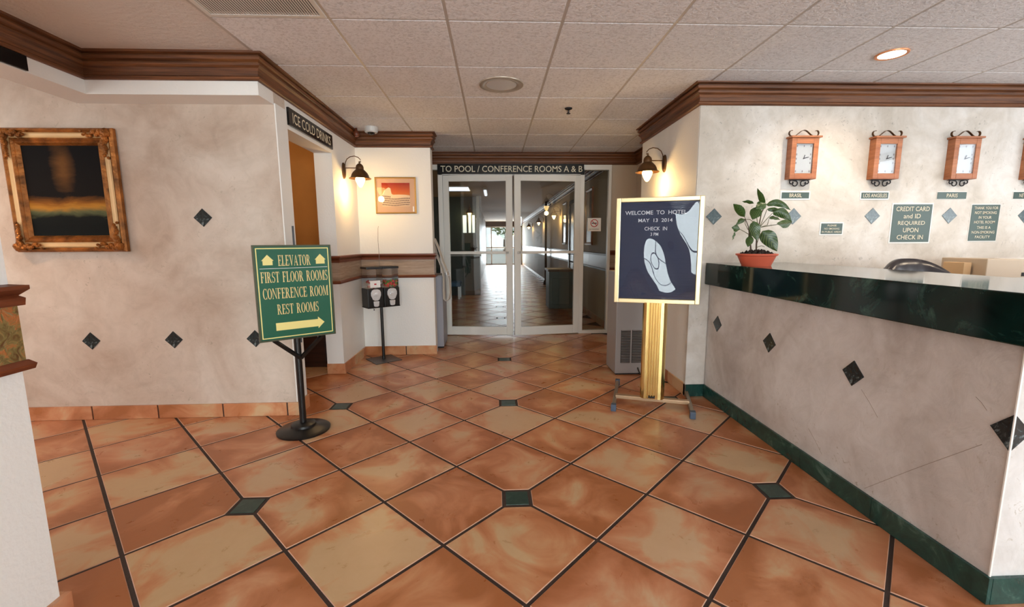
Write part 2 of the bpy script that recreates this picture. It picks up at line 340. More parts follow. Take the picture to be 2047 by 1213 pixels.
class MB:
    def __init__(s):
        s.v = []; s.f = []; s.mi = []; s.xf = None
    def add(s, vs, fs, mi=0):
        o = len(s.v)
        for v in vs:
            v = Vector(v)
            s.v.append(tuple(s.xf @ v) if s.xf else tuple(v))
        for f in fs:
            s.f.append(tuple(i + o for i in f)); s.mi.append(mi)
        return s
    def box(s, x0, x1, y0, y1, z0, z1, mi=0):
        vs = [(x, y, z) for x in (x0, x1) for y in (y0, y1) for z in (z0, z1)]
        return s.add(vs, [(0, 1, 3, 2), (4, 6, 7, 5), (0, 4, 5, 1), (2, 3, 7, 6), (0, 2, 6, 4), (1, 5, 7, 3)], mi)
    def prism(s, pts, y0, y1, mi=0):          # polygon in local x,z extruded along y
        n = len(pts)
        vs = [(p[0], y0, p[1]) for p in pts] + [(p[0], y1, p[1]) for p in pts]
        fs = [tuple(range(n)), tuple(range(2 * n - 1, n - 1, -1))] + [(i, i + n, (i + 1) % n + n, (i + 1) % n) for i in range(n)]
        return s.add(vs, fs, mi)
    def prismz(s, pts, z0, z1, mi=0):
        n = len(pts)
        vs = [(p[0], p[1], z0) for p in pts] + [(p[0], p[1], z1) for p in pts]
        fs = [tuple(range(n))[::-1], tuple(range(n, 2 * n))] + [(i, (i + 1) % n, (i + 1) % n + n, i + n) for i in range(n)]
        return s.add(vs, fs, mi)
    def lathe(s, prof, c=(0, 0, 0), seg=24, mi=0, sx=1, sy=1):
        n = len(prof); vs = []
        for k in range(seg):
            a = 2 * PI * k / seg
            for r, z in prof:
                vs.append((c[0] + sx * r * math.cos(a), c[1] + sy * r * math.sin(a), c[2] + z))
        fs = []
        for k in range(seg):
            k2 = (k + 1) % seg
            for j in range(n - 1):
                fs.append((k * n + j, k2 * n + j, k2 * n + j + 1, k * n + j + 1))
        if prof[0][0] > 1e-6: fs.append(tuple(k * n for k in range(seg))[::-1])
        if prof[-1][0] > 1e-6: fs.append(tuple(k * n + n - 1 for k in range(seg)))
        return s.add(vs, fs, mi)
    def tube(s, pts, r, seg=8, mi=0, taper=None):
        pts = [Vector(p) for p in pts]; vs = []; fs = []
        n = len(pts); up = Vector((0.13, 0.27, 1)).normalized()
        for i, p in enumerate(pts):
            d = (pts[min(i + 1, n - 1)] - pts[max(i - 1, 0)]).normalized()
            a = d.cross(up)
            if a.length < 1e-3: a = d.cross(Vector((1, 0, 0)))
            a.normalize(); b2 = d.cross(a)
            rr = r if taper is None else r + (taper - r) * i / (n - 1)
            for k in range(seg):
                t = 2 * PI * k / seg
                vs.append(p + a * math.cos(t) * rr + b2 * math.sin(t) * rr)
        for i in range(n - 1):
            for k in range(seg):
                k2 = (k + 1) % seg
                fs.append((i * seg + k, i * seg + k2, (i + 1) * seg + k2, (i + 1) * seg + k))
        fs.append(tuple(range(seg))[::-1]); fs.append(tuple(range((n - 1) * seg, n * seg)))
        return s.add(vs, fs, mi)
    def ribbon(s, pts, w, t, side):           # flat strip following pts; side = width direction
        side = Vector(side).normalized(); pts = [Vector(p) for p in pts]; n = len(pts); vs = []; fs = []
        for i, p in enumerate(pts):
            d = (pts[min(i + 1, n - 1)] - pts[max(i - 1, 0)]).normalized()
            nn = d.cross(side).normalized()
            for a, b2 in ((-1, -1), (1, -1), (1, 1), (-1, 1)):
                vs.append(p + side * (a * w / 2) + nn * (b2 * t / 2))
        for i in range(n - 1):
            for k in range(4):
                k2 = (k + 1) % 4
                fs.append((i * 4 + k, i * 4 + k2, (i + 1) * 4 + k2, (i + 1) * 4 + k))
        fs.append((3, 2, 1, 0)); fs.append(tuple(range((n - 1) * 4, n * 4)))
        return s.add(vs, fs)
    def sweep(s, path, prof, closed=False, mi=0):
        # path: 2D wall line; room lies to the RIGHT of travel; prof: (distance from wall, z)
        P = [Vector(p) for p in path]; n = len(P); vs = []; m_ = len(prof); fs = []
        for i in range(n):
            if closed:
                a, c = P[i - 1], P[(i + 1) % n]
            else:
                a = P[i - 1] if i > 0 else None; c = P[i + 1] if i < n - 1 else None
            ns = []
            if a is not None: d = (P[i] - a).normalized(); ns.append(Vector((d.y, -d.x)))
            if c is not None: d = (c - P[i]).normalized(); ns.append(Vector((d.y, -d.x)))
            if len(ns) == 2:
                q = (ns[0] + ns[1]); q = q / max(1e-6, q.length_squared) * 2
            else: q = ns[0]
            for dd, z in prof:
                vs.append((P[i].x + q.x * dd, P[i].y + q.y * dd, z))
        rng = n if closed else n - 1
        for i in range(rng):
            j = (i + 1) % n
            for k in range(m_):
                k2 = (k + 1) % m_
                fs.append((i * m_ + k, j * m_ + k, j * m_ + k2, i * m_ + k2))
        if not closed:
            fs.append(tuple(range(m_))); fs.append(tuple(range((n - 1) * m_, n * m_))[::-1])
        return s.add(vs, fs, mi)
    def mesh(s, name, mats, bevel=0, smooth=False, angle=0.7):
        me = bpy.data.meshes.new(name); me.from_pydata(s.v, [], s.f)
        for mm in (mats if isinstance(mats, (list, tuple)) else [mats]): me.materials.append(mm)
        for p, i in zip(me.polygons, s.mi): p.material_index = i
        bm = bmesh.new(); bm.from_mesh(me)
        bmesh.ops.recalc_face_normals(bm, faces=bm.faces)
        if bevel:
            es = [e for e in bm.edges if len(e.link_faces) == 2 and e.calc_face_angle(0) > 0.6]
            bmesh.ops.bevel(bm, geom=es, offset=bevel, segments=2, profile=0.6, affect='EDGES')
        bm.to_mesh(me); bm.free()
        if smooth:
            for p in me.polygons: p.use_smooth = True
            try: me.set_sharp_from_angle(angle=angle)
            except Exception: pass
        return me
    def build(s, name, mats, parent=None, bevel=0, smooth=False, angle=0.7):
        o = bpy.data.objects.new(name, s.mesh(name, mats, bevel, smooth, angle)); COL.objects.link(o)
        if parent is not None: o.parent = parent
        return o

def tag(o, label=None, cat=None, group=None, kind=None):
    if label: o['label'] = label
    if cat: o['category'] = cat
    if group: o['group'] = group
    if kind: o['kind'] = kind
    return o
def thing(name, label, cat, loc=(0, 0, 0), rz=0, group=None):
    o = bpy.data.objects.new(name, None); COL.objects.link(o)
    o.empty_display_size = 0.1
    o.location = loc; o.rotation_euler = (0, 0, rz)
    return tag(o, label, cat, group)
def struct(o, label, cat): return tag(o, label, cat, kind='structure')
def copy_tree(o, parent=None):
    c = o.copy(); COL.objects.link(c); c.parent = parent
    for ch in list(o.children):
        copy_tree(ch, c)
    return c
def text(s, w, h, x, z, y=-0.001, name='lettering', mat=None, parent=None, depth=0.0, bold=0.0):
    cu = bpy.data.curves.new('t', 'FONT'); cu.body = s; cu.size = 1; cu.resolution_u = 3
    cu.offset = bold; cu.extrude = 0.0
    ob = bpy.data.objects.new('t', cu)
    me = bpy.data.meshes.new_from_object(ob)
    bpy.data.objects.remove(ob); bpy.data.curves.remove(cu)
    xs = [v.co.x for v in me.vertices]; ys = [v.co.y for v in me.vertices]
    x0, x1, y0, y1 = min(xs), max(xs), min(ys), max(ys)
    for v in me.vertices:
        v.co = ((v.co.x - (x0 + x1) / 2) / (x1 - x0) * w + x, y, (v.co.y - (y0 + y1) / 2) / (y1 - y0) * h + z)
    me.materials.clear(); me.materials.append(mat or MT['gold_text'])
    me.name = name
    o = bpy.data.objects.new(name, me); COL.objects.link(o)
    if parent is not None: o.parent = parent
    return o

# a small serif alphabet, each glyph a list of polygons in a unit-high box
def serif_glyph(ch):
    T, t, sf = 0.17, 0.055, 0.07
    P = []
    def R(x0, x1, z0, z1): P.append([(x0, z0), (x1, z0), (x1, z1), (x0, z1)])
    def foot(x0, x1, z0): R(x0 - sf, x1 + sf, z0, z0 + t)
    def stem(x, top=True, bot=True, w=T):
        R(x, x + w, 0, 1)
        if bot: foot(x, x + w, 0)
        if top: foot(x, x + w, 1 - t)
    def arc(cx, cz, rx, rz, a0, a1, thick, thin, n=14):
        o = []; i_ = []
        for k in range(n + 1):
            a = math.radians(a0 + (a1 - a0) * k / n)
            c, s_ = math.cos(a), math.sin(a)
            o.append((cx + rx * c, cz + rz * s_)); i_.append((cx + (rx - thick) * c, cz + (rz - thin) * s_))
        for k in range(n): P.append([o[k], o[k + 1], i_[k + 1], i_[k]])
    if ch == 'I': stem(0.07); w = 0.31
    elif ch in 'ELF':
        stem(0.07); w = 0.62
        if ch in 'EF': R(0.24, 0.6, 1 - t, 1); P.append([(0.55, 0.78), (0.6, 0.78), (0.6, 1), (0.53, 1 - t)]); R(0.24, 0.46, 0.5, 0.5 + t); R(0.43, 0.47, 0.4, 0.65)
        if ch in 'EL': R(0.24, 0.62, 0, t); P.append([(0.53, t), (0.62, 0), (0.64, 0.25), (0.59, 0.25)])
    elif ch == 'T':
        R(0.25, 0.42, 0, 1); foot(0.25, 0.42, 0); R(0.0, 0.67, 1 - t, 1); R(0, 0.045, 0.76, 1); R(0.625, 0.67, 0.76, 1); w = 0.67
    elif ch == 'O': arc(0.37, 0.5, 0.37, 0.51, 0, 360, 0.16, 0.045, 28); w = 0.74
    elif ch == 'C': arc(0.38, 0.5, 0.38, 0.51, 48, 312, 0.16, 0.045, 22); R(0.61, 0.65, 0.68, 1.0); R(0.61, 0.65, 0.0, 0.26); w = 0.68
    elif ch == 'S':
        arc(0.27, 0.74, 0.25, 0.27, 40, 262, 0.12, 0.05, 14); arc(0.27, 0.26, 0.27, 0.27, -140, 82, 0.13, 0.05, 14)
        P.append([(0.13, 0.64), (0.26, 0.47), (0.44, 0.36), (0.30, 0.55)])
        R(0.45, 0.49, 0.72, 1.0); R(0.0, 0.04, 0.0, 0.3); w = 0.55
    elif ch == 'R':
        stem(0.07); arc(0.28, 0.74, 0.29, 0.26, -90, 90, 0.13, 0.05, 12); R(0.2, 0.3, 0.95, 1); R(0.2, 0.3, 0.48, 0.53)
        P.append([(0.30, 0.5), (0.45, 0.5), (0.72, 0.0), (0.55, 0.0)]); R(0.55, 0.77, 0, t); w = 0.76
    elif ch == 'A':
        P.append([(0.06, 0), (0.11, 0), (0.38, 0.92), (0.33, 1.0)]); P.append([(0.33, 1.0), (0.42, 1.0), (0.72, 0), (0.54, 0)])
        R(0.18, 0.56, 0.3, 0.3 + t); R(0, 0.18, 0, t); R(0.47, 0.79, 0, t); w = 0.79
    elif ch == 'V':
        P.append([(0.07, 1), (0.25, 1), (0.44, 0.12), (0.37, 0)]); P.append([(0.37, 0), (0.44, 0), (0.72, 1), (0.66, 1)])
        R(0, 0.32, 1 - t, 1); R(0.58, 0.79, 1 - t, 1); w = 0.79
    elif ch == 'N':
        R(0.07, 0.12, 0, 1); foot(0.07, 0.12, 0); R(0.66, 0.71, 0, 1); foot(0.66, 0.71, 1 - t)
        P.append([(0.03, 1), (0.20, 1), (0.71, 0), (0.62, 0)]); w = 0.8
    elif ch == 'M':
        R(0.07, 0.12, 0, 1); foot(0.07, 0.12, 0); R(0.74, 0.91, 0, 1); foot(0.74, 0.91, 0); foot(0.80, 0.91, 1 - t)
        P.append([(0.03, 1), (0.20, 1), (0.50, 0.08), (0.42, 0)]); P.append([(0.42, 0), (0.48, 0), (0.80, 1), (0.74, 1)]); w = 0.98
    else: w = 0.42
    return P, w
def serif_text(s, w, h, x, z, y, mat, parent, name='lettering'):
    mb = MB(); pen = 0; polys = []
    for ch in s:
        P, gw = serif_glyph(ch)
        for p in P: polys.append([(a + pen, b_) for a, b_ in p])
        pen += gw + 0.08
    pen -= 0.08
    for k, p in enumerate(polys):
        yy = y - 0.00002 * (k % 5)
        mb.add([((a / pen - 0.5) * w + x, yy, (b_ - 0.5) * h + z) for a, b_ in p], [tuple(range(len(p)))])
    return mb.build(name, mat, parent)

# ================================================================== SETTING
H = 2.41
TP = 0.4589; GX, GY = 0.099, 2.004
r2 = math.sqrt(0.5)
def node(i, j): return (GX + TP * r2 * (i - j), GY + TP * r2 * (i + j))
def is_inset(i, j): return i % 2 == 0 and j % 2 == 0 and ((i // 2 + j // 2) % 2 == 0)
floor_mb = MB()
floor_mb.box(-5.0, 5.5, -5.4, 5.9, -0.12, -0.003)
floor_mb.box(-2.0, 1.75, 5.9, 25.0, -0.12, -0.003)
floor = struct(floor_mb.build('floor', MT['grout']), 'terracotta tiled lobby floor with dark grout and small green insets', 'floor')
G = 0.0075
def tile_poly(corner):      # tile centred at origin in building axes (diamond); corner index clipped or None
    h_ = TP / 2 - G
    pts = [(h_, h_), (-h_, h_), (-h_, -h_), (h_, -h_)]
    if corner is not None:
        c = 0.085 + 0.004
        x, y = pts[0]
        pts = [(x, y - c), (x - c, y)] + pts[1:]
    return pts
def tile_geo(mb, corner, cx, cy, flip=False):
    pts = tile_poly(corner)
    a0 = PI / 4 + (0 if corner is None else corner * PI / 2)
    n = len(pts); cen = Vector((0, 0))
    rings = [[], [], []]
    for x, y in pts:
        l_ = math.hypot(x, y)
        for k, (sc, z) in enumerate(((0, -0.012), (0, -0.002), (0.0032, 0.0))):
            xx, yy = x * (1 - sc / l_), y * (1 - sc / l_)
            rings[k].append((cx + xx * math.cos(a0) - yy * math.sin(a0), cy + xx * math.sin(a0) + yy * math.cos(a0), z))
    vs = rings[0] + rings[1] + rings[2]
    side = [(k * n + i, k * n + (i + 1) % n, (k + 1) * n + (i + 1) % n, (k + 1) * n + i) for k in (0, 1) for i in range(n)]
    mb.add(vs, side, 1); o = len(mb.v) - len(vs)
    mb.f.append(tuple(o + 2 * n + i for i in range(n))); mb.mi.append(0)
plain_me = None; clip_me = None
def mkmesh(c):
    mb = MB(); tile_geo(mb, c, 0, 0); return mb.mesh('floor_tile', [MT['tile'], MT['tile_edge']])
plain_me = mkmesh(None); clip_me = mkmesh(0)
def proj(x, y, z=0):
    v = cam.matrix_world.inverted() @ Vector((x, y, z))
    if v.z > -0.05: return None
    return (1023.5 + 873.85 * v.x / -v.z, 606.5 - 873.85 * v.y / -v.z)
cells = []; far = MB(); far_tone = []
cam_inv = cam.matrix_world.inverted()
for i in range(-22, 40):
    for j in range(-22, 40):
        cx, cy = node(i + 0.5, j + 0.5)
        lobby = -4.7 < cx < 5.2 and -5.2 < cy < 5.7
        corr = -1.7 < cx < 1.72 and 5.7 <= cy < 24.6
        if not (lobby or corr): continue
        # which corner touches an inset node
        cor = None
        for k, (a, b_) in enumerate(((1, 1), (0, 1), (0, 0), (1, 0))):
            if is_inset(i + a, j + b_): cor = k
        p = proj(cx, cy)
        vis = p is not None and -260 < p[0] < 2300 and p[1] < 1420
        if cx > 1.95 or (cx < -1.75 and cy > 3.4) or (cx < -1.9 and cy < 1.2) : vis = False
        cells.append((vis, cy if vis else 99, i, j, cx, cy, cor))
cells.sort(key=lambda c: (not c[0], c[1]))
count = 0; inset_nodes = set()
for vis, key, i, j, cx, cy, cor in cells:
    tan = ((i + j) % 2 == 0)
    tone = min(1, max(0, (0.78 if tan else 0.22) + random.uniform(-0.2, 0.2)))
    if vis and cy < 9.6 and count < 290:
        o = bpy.data.objects.new('floor_tile', plain_me if cor is None else clip_me); COL.objects.link(o)
        o.parent = floor; o.location = (cx, cy, 0); o.rotation_euler = (0, 0, 0 if cor is None else cor * PI / 2)
        o.color = (tone, random.random(), 0, 1); count += 1
    else:
        n0 = len(far.f); tile_geo(far, cor, cx, cy); far_tone += [tone] * (len(far.f) - n0)
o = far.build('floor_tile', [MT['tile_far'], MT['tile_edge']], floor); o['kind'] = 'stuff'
at = o.data.attributes.new('tone', 'FLOAT', 'FACE'); at.data.foreach_set('value', far_tone)
ime = MB().box(-0.055, 0.055, -0.055, 0.055, -0.012, -0.0003).mesh('floor_inset', MT['floor_inset'], 0.0015)
for i in range(-20, 40):
    for j in range(-20, 40):
        if is_inset(i, j):
            x, y = node(i, j)
            if -4.4 < x < 1.66 and -1 < y < 5.8 or (-1.6 < x < 1.75 and 5.9 < y < 24.6):
                o = bpy.data.objects.new('floor_inset', ime); COL.objects.link(o); o.parent = floor; o.location = (x, y, 0)

# ---- ceiling: T-bar grid with lay-in tiles as parts
cmb = MB()
cmb.box(-5.0, 5.5, -5.4, 5.9, H + 0.02, H + 0.15)
ceiling = struct(cmb.build('ceiling', MT['gyp']), 'suspended ceiling of square pitted acoustic tiles in a metal grid', 'ceiling')
MB().box(-5.0, -1.465, -5.4, 5.9, H, H + 0.02).build('gypsum_border', MT['gyp'], ceiling)
xs = [-1.453 + 0.61 * k for k in range(0, 12)]
ys = [-2.99 + 0.61 * k + 0.0 for k in range(-4, 15)]
ys = [y + (2.494 - (-2.99 + 0.61 * 9)) for y in ys]     # a grid line falls on y = 2.494
grid = MB()
for x in xs: grid.box(x - 0.012, x + 0.012, -5.4, 5.9, H - 0.001, H + 0.02)
for y in ys: grid.box(-1.465, 5.5, y - 0.011, y + 0.011, H, H + 0.02)
grid.build('grid_bar', MT['grid'], ceiling)
ct = MB().box(-0.297, 0.297, -0.298, 0.298, H - 0.0035, H + 0.018).mesh('ceiling_tile', MT['ctile'], 0.003)
vent_cell = None
for a in range(len(xs) - 1):
    for c in range(-1, len(ys)):
        x = xs[a] + 0.305; y = (ys[c] if c >= 0 else ys[0] - 0.61) + 0.305
        if abs(x + 1.148) < 0.1 and abs(y - 2.189) < 0.1: continue
        if y < -5.3 or y > 5.95 or x > 5.3: continue
        o = bpy.data.objects.new('ceiling_tile', ct); COL.objects.link(o); o.parent = ceiling; o.location = (x, y, 0)

# ---- walls
def wall(name, boxes, mat, label):
    mb = MB()
    for b_ in boxes: mb.box(*b_)
    return struct(mb.build(name, mat), label, 'wall')
w_left = wall('wall_left', [(-4.9, -1.46, 3.14, 3.30, 0, H)], MT['plaster_left'], 'mottled beige plaster wall with the gilt framed painting')
w_beam = wall('wall_left_header', [(-2.72, -1.46, 2.95, 3.14, 2.17, H), (-2.72, -2.50, -0.9, 2.95, 2.17, H)], MT['white'], 'white boxed header running above the painting wall')
w_door = wall('wall_doorway', [(-1.62, -1.46, 4.17, 4.87, 0, H), (-1.62, -1.46, 3.30, 4.17, 2.06, H), (-1.47, -1.452, 3.141, 3.302, 0, 2.18)], MT['white'], 'white wall with the drinks doorway and its lintel')
w_vend = wall('wall_back_left', [(-1.62, -0.67, 4.87, 5.02, 0, H)], MT['white'], 'short white wall behind the candy machine')
w_back = wall('wall_back', [(-1.62, 1.9, 5.9, 6.0, 2.19, H), (1.555, 1.9, 5.9, 6.0, 0, 2.19), (-1.62, -1.25, 5.9, 6.0, 0, 2.19)], MT['tan'], 'end wall around the glass doors to the corridor')
w_rec = wall('wall_recess', [(1.9, 2.0, 4.65, 6.0, 0, H), (-1.72, -1.62, 5.02, 6.0, 0, H)], MT['tan'], 'side walls of the niche by the glass doors')
w_right = wall('wall_right', [(1.55, 2.0, 3.38, 4.65, 0, H)], MT['white'], 'white side wall with the right hand sconce')
w_clock = wall('wall_reception', [(1.552, 5.3, 3.372, 3.52, 0, H)], MT['plaster_clock'], 'pale plaster wall with clocks behind the reception counter')
w_pil = wall('wall_pilaster', [(1.538, 1.69, 3.366, 3.40, 0, 0.92)], MT['plaster_clock'], 'end face of plaster wall beside the counter')
w_col = wall('wall_column', [(-1.85, -1.45, 0.50, 1.36, 0, H)], MT['white'], 'white wall end close by at the left edge')
w_front = wall('wall_front', [(-4.9, 5.4, -5.35, -5.2, 0, 0.35), (-4.9, 5.4, -5.35, -5.2, 2.3, H), (-4.9, -4.6, -5.35, -5.2, 0.35, 2.3), (-3.3, -0.7, -5.35, -5.2, 0.35, 2.3), (4.0, 5.4, -5.35, -5.2, 0.35, 2.3)], MT['white'], 'street side wall behind the camera with storefront windows')
w_side = wall('wall_side', [(5.3, 5.4, -5.3, -1.9, 0, H), (5.3, 5.4, 2.3, 3.5, 0, H), (5.3, 5.4, -1.9, 2.3, 0, 0.5), (5.3, 5.4, -1.9, 2.3, 2.3, H)], MT['tan'], 'outer wall at the right of reception')
w_alc = wall('wall_alcove', [(-4.9, -4.8, -5.3, -0.1, 0, H), (-4.9, -4.8, 2.5, 3.3, 0, H), (-4.9, -4.8, -0.1, 2.5, 0, 0.6), (-4.9, -4.8, -0.1, 2.5, 2.2, H)], MT['ochre'], 'ochre outer wall of the left alcove')
w_drink = wall('wall_drinks', [(-3.4, -3.3, 3.3, 5.0, 0, H), (-3.4, -1.62, 4.8, 4.9, 0, H), (-3.4, -1.62, 3.3, 4.9, 2.38, 2.41)], MT['ochre'], 'ochre walls of the drinks room seen through doorway')

wf = MB()
for x in (-0.67, 0.5, 1.67, 2.84, 3.97): wf.box(x - 0.03, x + 0.03, -5.3, -5.22, 0.35, 2.3)
for z in (0.37, 1.0, 2.27): wf.box(-0.7, 4.0, -5.3, -5.22, z - 0.025, z + 0.025)
w1 = struct(wf.build('window_1', MT['door_white']), 'white framed storefront window behind the camera', 'window')
MB().box(-0.7, 4.0, -5.27, -5.26, 0.35, 2.3).build('pane', MT['glass'], w1)
wf = MB()
for x in (-4.57, -3.95, -3.33): wf.box(x - 0.03, x + 0.03, -5.3, -5.22, 0.35, 2.3)
for z in (0.37, 2.27): wf.box(-4.6, -3.3, -5.3, -5.22, z - 0.025, z + 0.025)
w1 = struct(wf.build('window_3', MT['door_white']), 'narrow white framed window left of the storefront', 'window')
MB().box(-4.6, -3.3, -5.27, -5.26, 0.35, 2.3).build('pane', MT['glass'], w1)

# diamond insets in the walls (lozenge prism, facing -y)
lz = MB().prism([(0, -0.062), (0.062, 0), (0, 0.062), (-0.062, 0)], -0.004, 0.004).mesh('inset_tile', MT['insetmat'], 0.001)
lz2 = lz.copy(); lz2.materials[0] = MT['inset_sheen']
def inset(parent, x, y, z, rz=0, me=None):
    o = bpy.data.objects.new('inset_tile', me or lz); COL.objects.link(o); o.parent = parent; o.location = (x, y, z); o.rotation_euler = (0, 0, rz)
inset(w_left, -1.995, 3.14, 1.43); inset(w_left, -4.27, 3.14, 1.43)
for x in (-1.715, -2.282, -2.848, -3.415, -3.98): inset(w_left, x, 3.14, 0.578)
for x in (1.70, 2.33, 2.965, 3.595, 4.225): inset(w_clock, x, 3.372, 1.438, 0, lz2)

# ---- crown mouldings
CP = [(0, 2.252), (0.016, 2.252), (0.024, 2.258), (0.024, 2.270), (0.014, 2.276), (0.010, 2.280), (0.012, 2.300), (0.022, 2.322), (0.036, 2.334), (0.038, 2.344), (0.024, 2.348), (0.024, 2.356), (0.040, 2.366), (0.046, 2.380), (0.034, 2.384), (0.034, 2.392), (0.056, 2.398), (0.060, H), (0, H)]
def crown(n, path, label):
    return struct(MB().sweep(path, CP).build('trim_%d' % n, MT['wood']), label, 'moulding')
crown(1, [(-2.5, -0.9), (-2.5, 2.95), (-1.46, 2.95), (-1.46, 4.87), (-0.67, 4.87), (-0.67, 5.02)], 'brown wood crown moulding along the left walls')
crown(2, [(-1.62, 5.9), (1.9, 5.9), (1.9, 4.65)], 'brown wood crown moulding above the glass doors')
crown(3, [(1.9, 4.65), (1.55, 4.65), (1.55, 3.372), (5.3, 3.372)], 'brown wood crown moulding over the clock wall')

# ---- chair rail with wood panel
def chair_rail(n, path, label):
    mb = MB().sweep(path, [(0, 0.900), (0.008, 0.900), (0.008, 1.075), (0, 1.075)])
    o = struct(mb.build('trim_%d' % n, MT['wood_panel']), label, 'chair rail')
    MB().sweep(path, [(0, 1.070), (0.020, 1.070), (0.022, 1.092), (0.012, 1.100), (0.030, 1.118), (0.030, 1.130), (0, 1.135)]).build('upper_rail', MT['wood_rail'], o)
    MB().sweep(path, [(0, 0.868), (0.020, 0.872), (0.024, 0.888), (0.012, 0.902), (0, 0.902)]).build('lower_rail', MT['wood_rail'], o)
    return o
chair_rail(4, [(-1.60, 4.17), (-1.46, 4.17), (-1.46, 4.87), (-0.67, 4.87), (-0.67, 5.02)], 'wood panel chair rail behind the candy machine')
path = [(-1.45, 0.5), (-1.45, 1.36), (-1.85, 1.36)]
o = chair_rail(5, path, 'ornate patterned chair rail on the white wall end at the left edge')
chair_rail(6, [(1.56, 5.9), (1.9, 5.9), (1.9, 4.65)], 'dark chair rail on the niche wall by the glass doors')
m, nt, b = new_mat('mosaic_band'); tcx = N(nt, 'ShaderNodeTexCoord').outputs['Object']
nn = noise(nt, tcx, 24, 4, 0.6, 1.2); rr = ramp(nt, nn, [(0.35, (96, 60, 28)), (0.5, (128, 112, 66)), (0.62, (176, 100, 52)), (0.75, (120, 132, 98))])
nt.links.new(rr.outputs['Color'], b.inputs['Base Color']); b.inputs['Roughness'].default_value = 0.35; bumpn(nt, b, nn, 0.6)
o.data.materials[0] = m

# ---- baseboards made of single tiles
def baseboard(n, path, mat, h=0.10, t=0.012, step=TP, label='', parent_mat=None, start=0.0, pname='base_tile'):
    root = struct(MB().sweep(path, [(0, 0), (t * 0.45, 0), (t * 0.45, h - 0.003), (0, h - 0.003)]).build('baseboard_%s' % n, parent_mat or MT['grout']), label, 'baseboard')
    for a, c in zip(path[:-1], path[1:]):
        a = Vector(a); c = Vector(c); L = (c - a).length; d = (c - a) / L; nrm = Vector((d.y, -d.x))
        s = start
        cuts = [0.0]
        while s < L - 0.03:
            if s > 0.03: cuts.append(s)
            s += step
        cuts.append(L)
        for u, v in zip(cuts[:-1], cuts[1:]):
            e0 = 0.005 if u > 0 else 0; e1 = 0.005 if v < L else -t
            mb = MB()
            p, q = a + d * (u + e0), a + d * (v - e1)
            if u == 0: p = a
            vs = [(p.x, p.y), (q.x, q.y), (q.x + nrm.x * t, q.y + nrm.y * t), (p.x + nrm.x * t, p.y + nrm.y * t)]
            mb.prismz(vs, 0.001, h)
            ob = mb.build(pname, mat, root, bevel=0.002)
            ob.color = (random.uniform(0.1, 0.8), random.random(), 0, 1)
    return root
baseboard('left', [(-4.8, 3.14), (-1.452, 3.14)], MT['terra'], label='terracotta tile skirting under the painting wall', start=0.062)
baseboard('jamb', [(-1.452, 3.14), (-1.452, 3.30)], MT['terra'], label='terracotta skirting at the near doorway jamb')
baseboard('doorway', [(-1.62, 4.17), (-1.46, 4.17), (-1.46, 4.87)], MT['terra'], step=0.30, label='terracotta skirting beyond the drinks doorway')
baseboard('back_left', [(-1.448, 4.87), (-0.67, 4.87)], MT['terra'], label='pale terracotta skirting behind the candy machine', start=0.445)
baseboard('recess', [(1.56, 5.9), (1.9, 5.9)], MT['terra'], label='terracotta skirting right of the glass doors')
baseboard('right', [(1.55, 4.65), (1.55, 3.38)], MT['terra'], label='terracotta skirting along the white side wall')
baseboard('column', [(-1.45, 0.5), (-1.45, 1.36), (-1.85, 1.36)], MT['terra'], label='rounded terracotta skirting on the wall end at the left edge', t=0.02)
baseboard('pilaster', [(1.538, 3.366), (1.695, 3.366)], MT['marble_base'], label='teal marble skirting on the short wall end beside the counter')

# ================================================================== RECEPTION COUNTER
ctr = thing('reception_counter', 'long plaster fronted reception counter with a polished dark green marble top', 'counter', (1.695, 1.296, 0))
c0x, c0y = 1.695, 1.296
front = MB().box(0, 0.14, 0, 2.068, 0, 0.93).box(0.14, 3.5, 0, 0.14, 0, 0.93).build('front_panel', MT['plaster_counter'], ctr)
slab = MB().prismz([(-0.04, -0.04), (3.5, -0.04), (3.5, 0.55), (0.60, 0.55), (0.60, 2.068), (-0.04, 2.068)], 0.915, 1.083)
slab.build('marble_top', MT['marble'], ctr, bevel=0.004)
for y0, y1 in ((0.0, 0.46), (0.46, 0.92), (0.92, 1.38), (1.38, 1.84), (1.84, 2.066)):
    MB().box(-0.014, 0.0, y0 + 0.001 - (0.014 if y0 == 0 else 0), y1 - 0.001, 0.001, 0.1).build('base_tile', MT['marble_base'], ctr, bevel=0.0015)
for k in range(7):
    MB().box(0.0 + k * 0.46, 0.459 + k * 0.46, -0.014, 0.0, 0.001, 0.1).build('base_tile', MT['marble_base'], ctr, bevel=0.0015)
for y in (0.643, 1.28, 1.915):
    o = bpy.data.objects.new('inset_tile', lz); COL.objects.link(o); o.parent = ctr; o.location = (0, y, 0.626); o.rotation_euler = (0, 0, -PI / 2)
MB().prism([(0, -0.062), (0.062, 0), (0, 0.062)], -0.004, 0.004).build('inset_tile', MT['insetmat'], ctr).location = (0, 0, 0.620)
o = MB().prism([(0, -0.062), (-0.062, 0), (0, 0.062)], -0.004, 0.004).build('inset_tile', MT['insetmat'], ctr); o.location = (0, 0, 0.620); o.rotation_euler = (0, 0, -PI / 2)
for px in (0.64, 1.28, 1.92):
    o = bpy.data.objects.new('inset_tile', lz); COL.objects.link(o); o.parent = ctr; o.location = (px, 0, 0.62)
sc_ = MB()
for (ya, za), (yb_, zb_) in (((0.08, 0.541), (0.516, 0.116)), ((0.59, 0.565), (0.49, 0.47)), ((0.784, 0.146), (0.894, 0.24)), ((0.08, 0.665), (0.12, 0.70))):
    sc_.tube([(-0.0002, ya, za), (-0.0002, (ya + yb_) / 2, (za + zb_) / 2 + 0.004), (-0.0002, yb_, zb_)], 0.0008, 4)
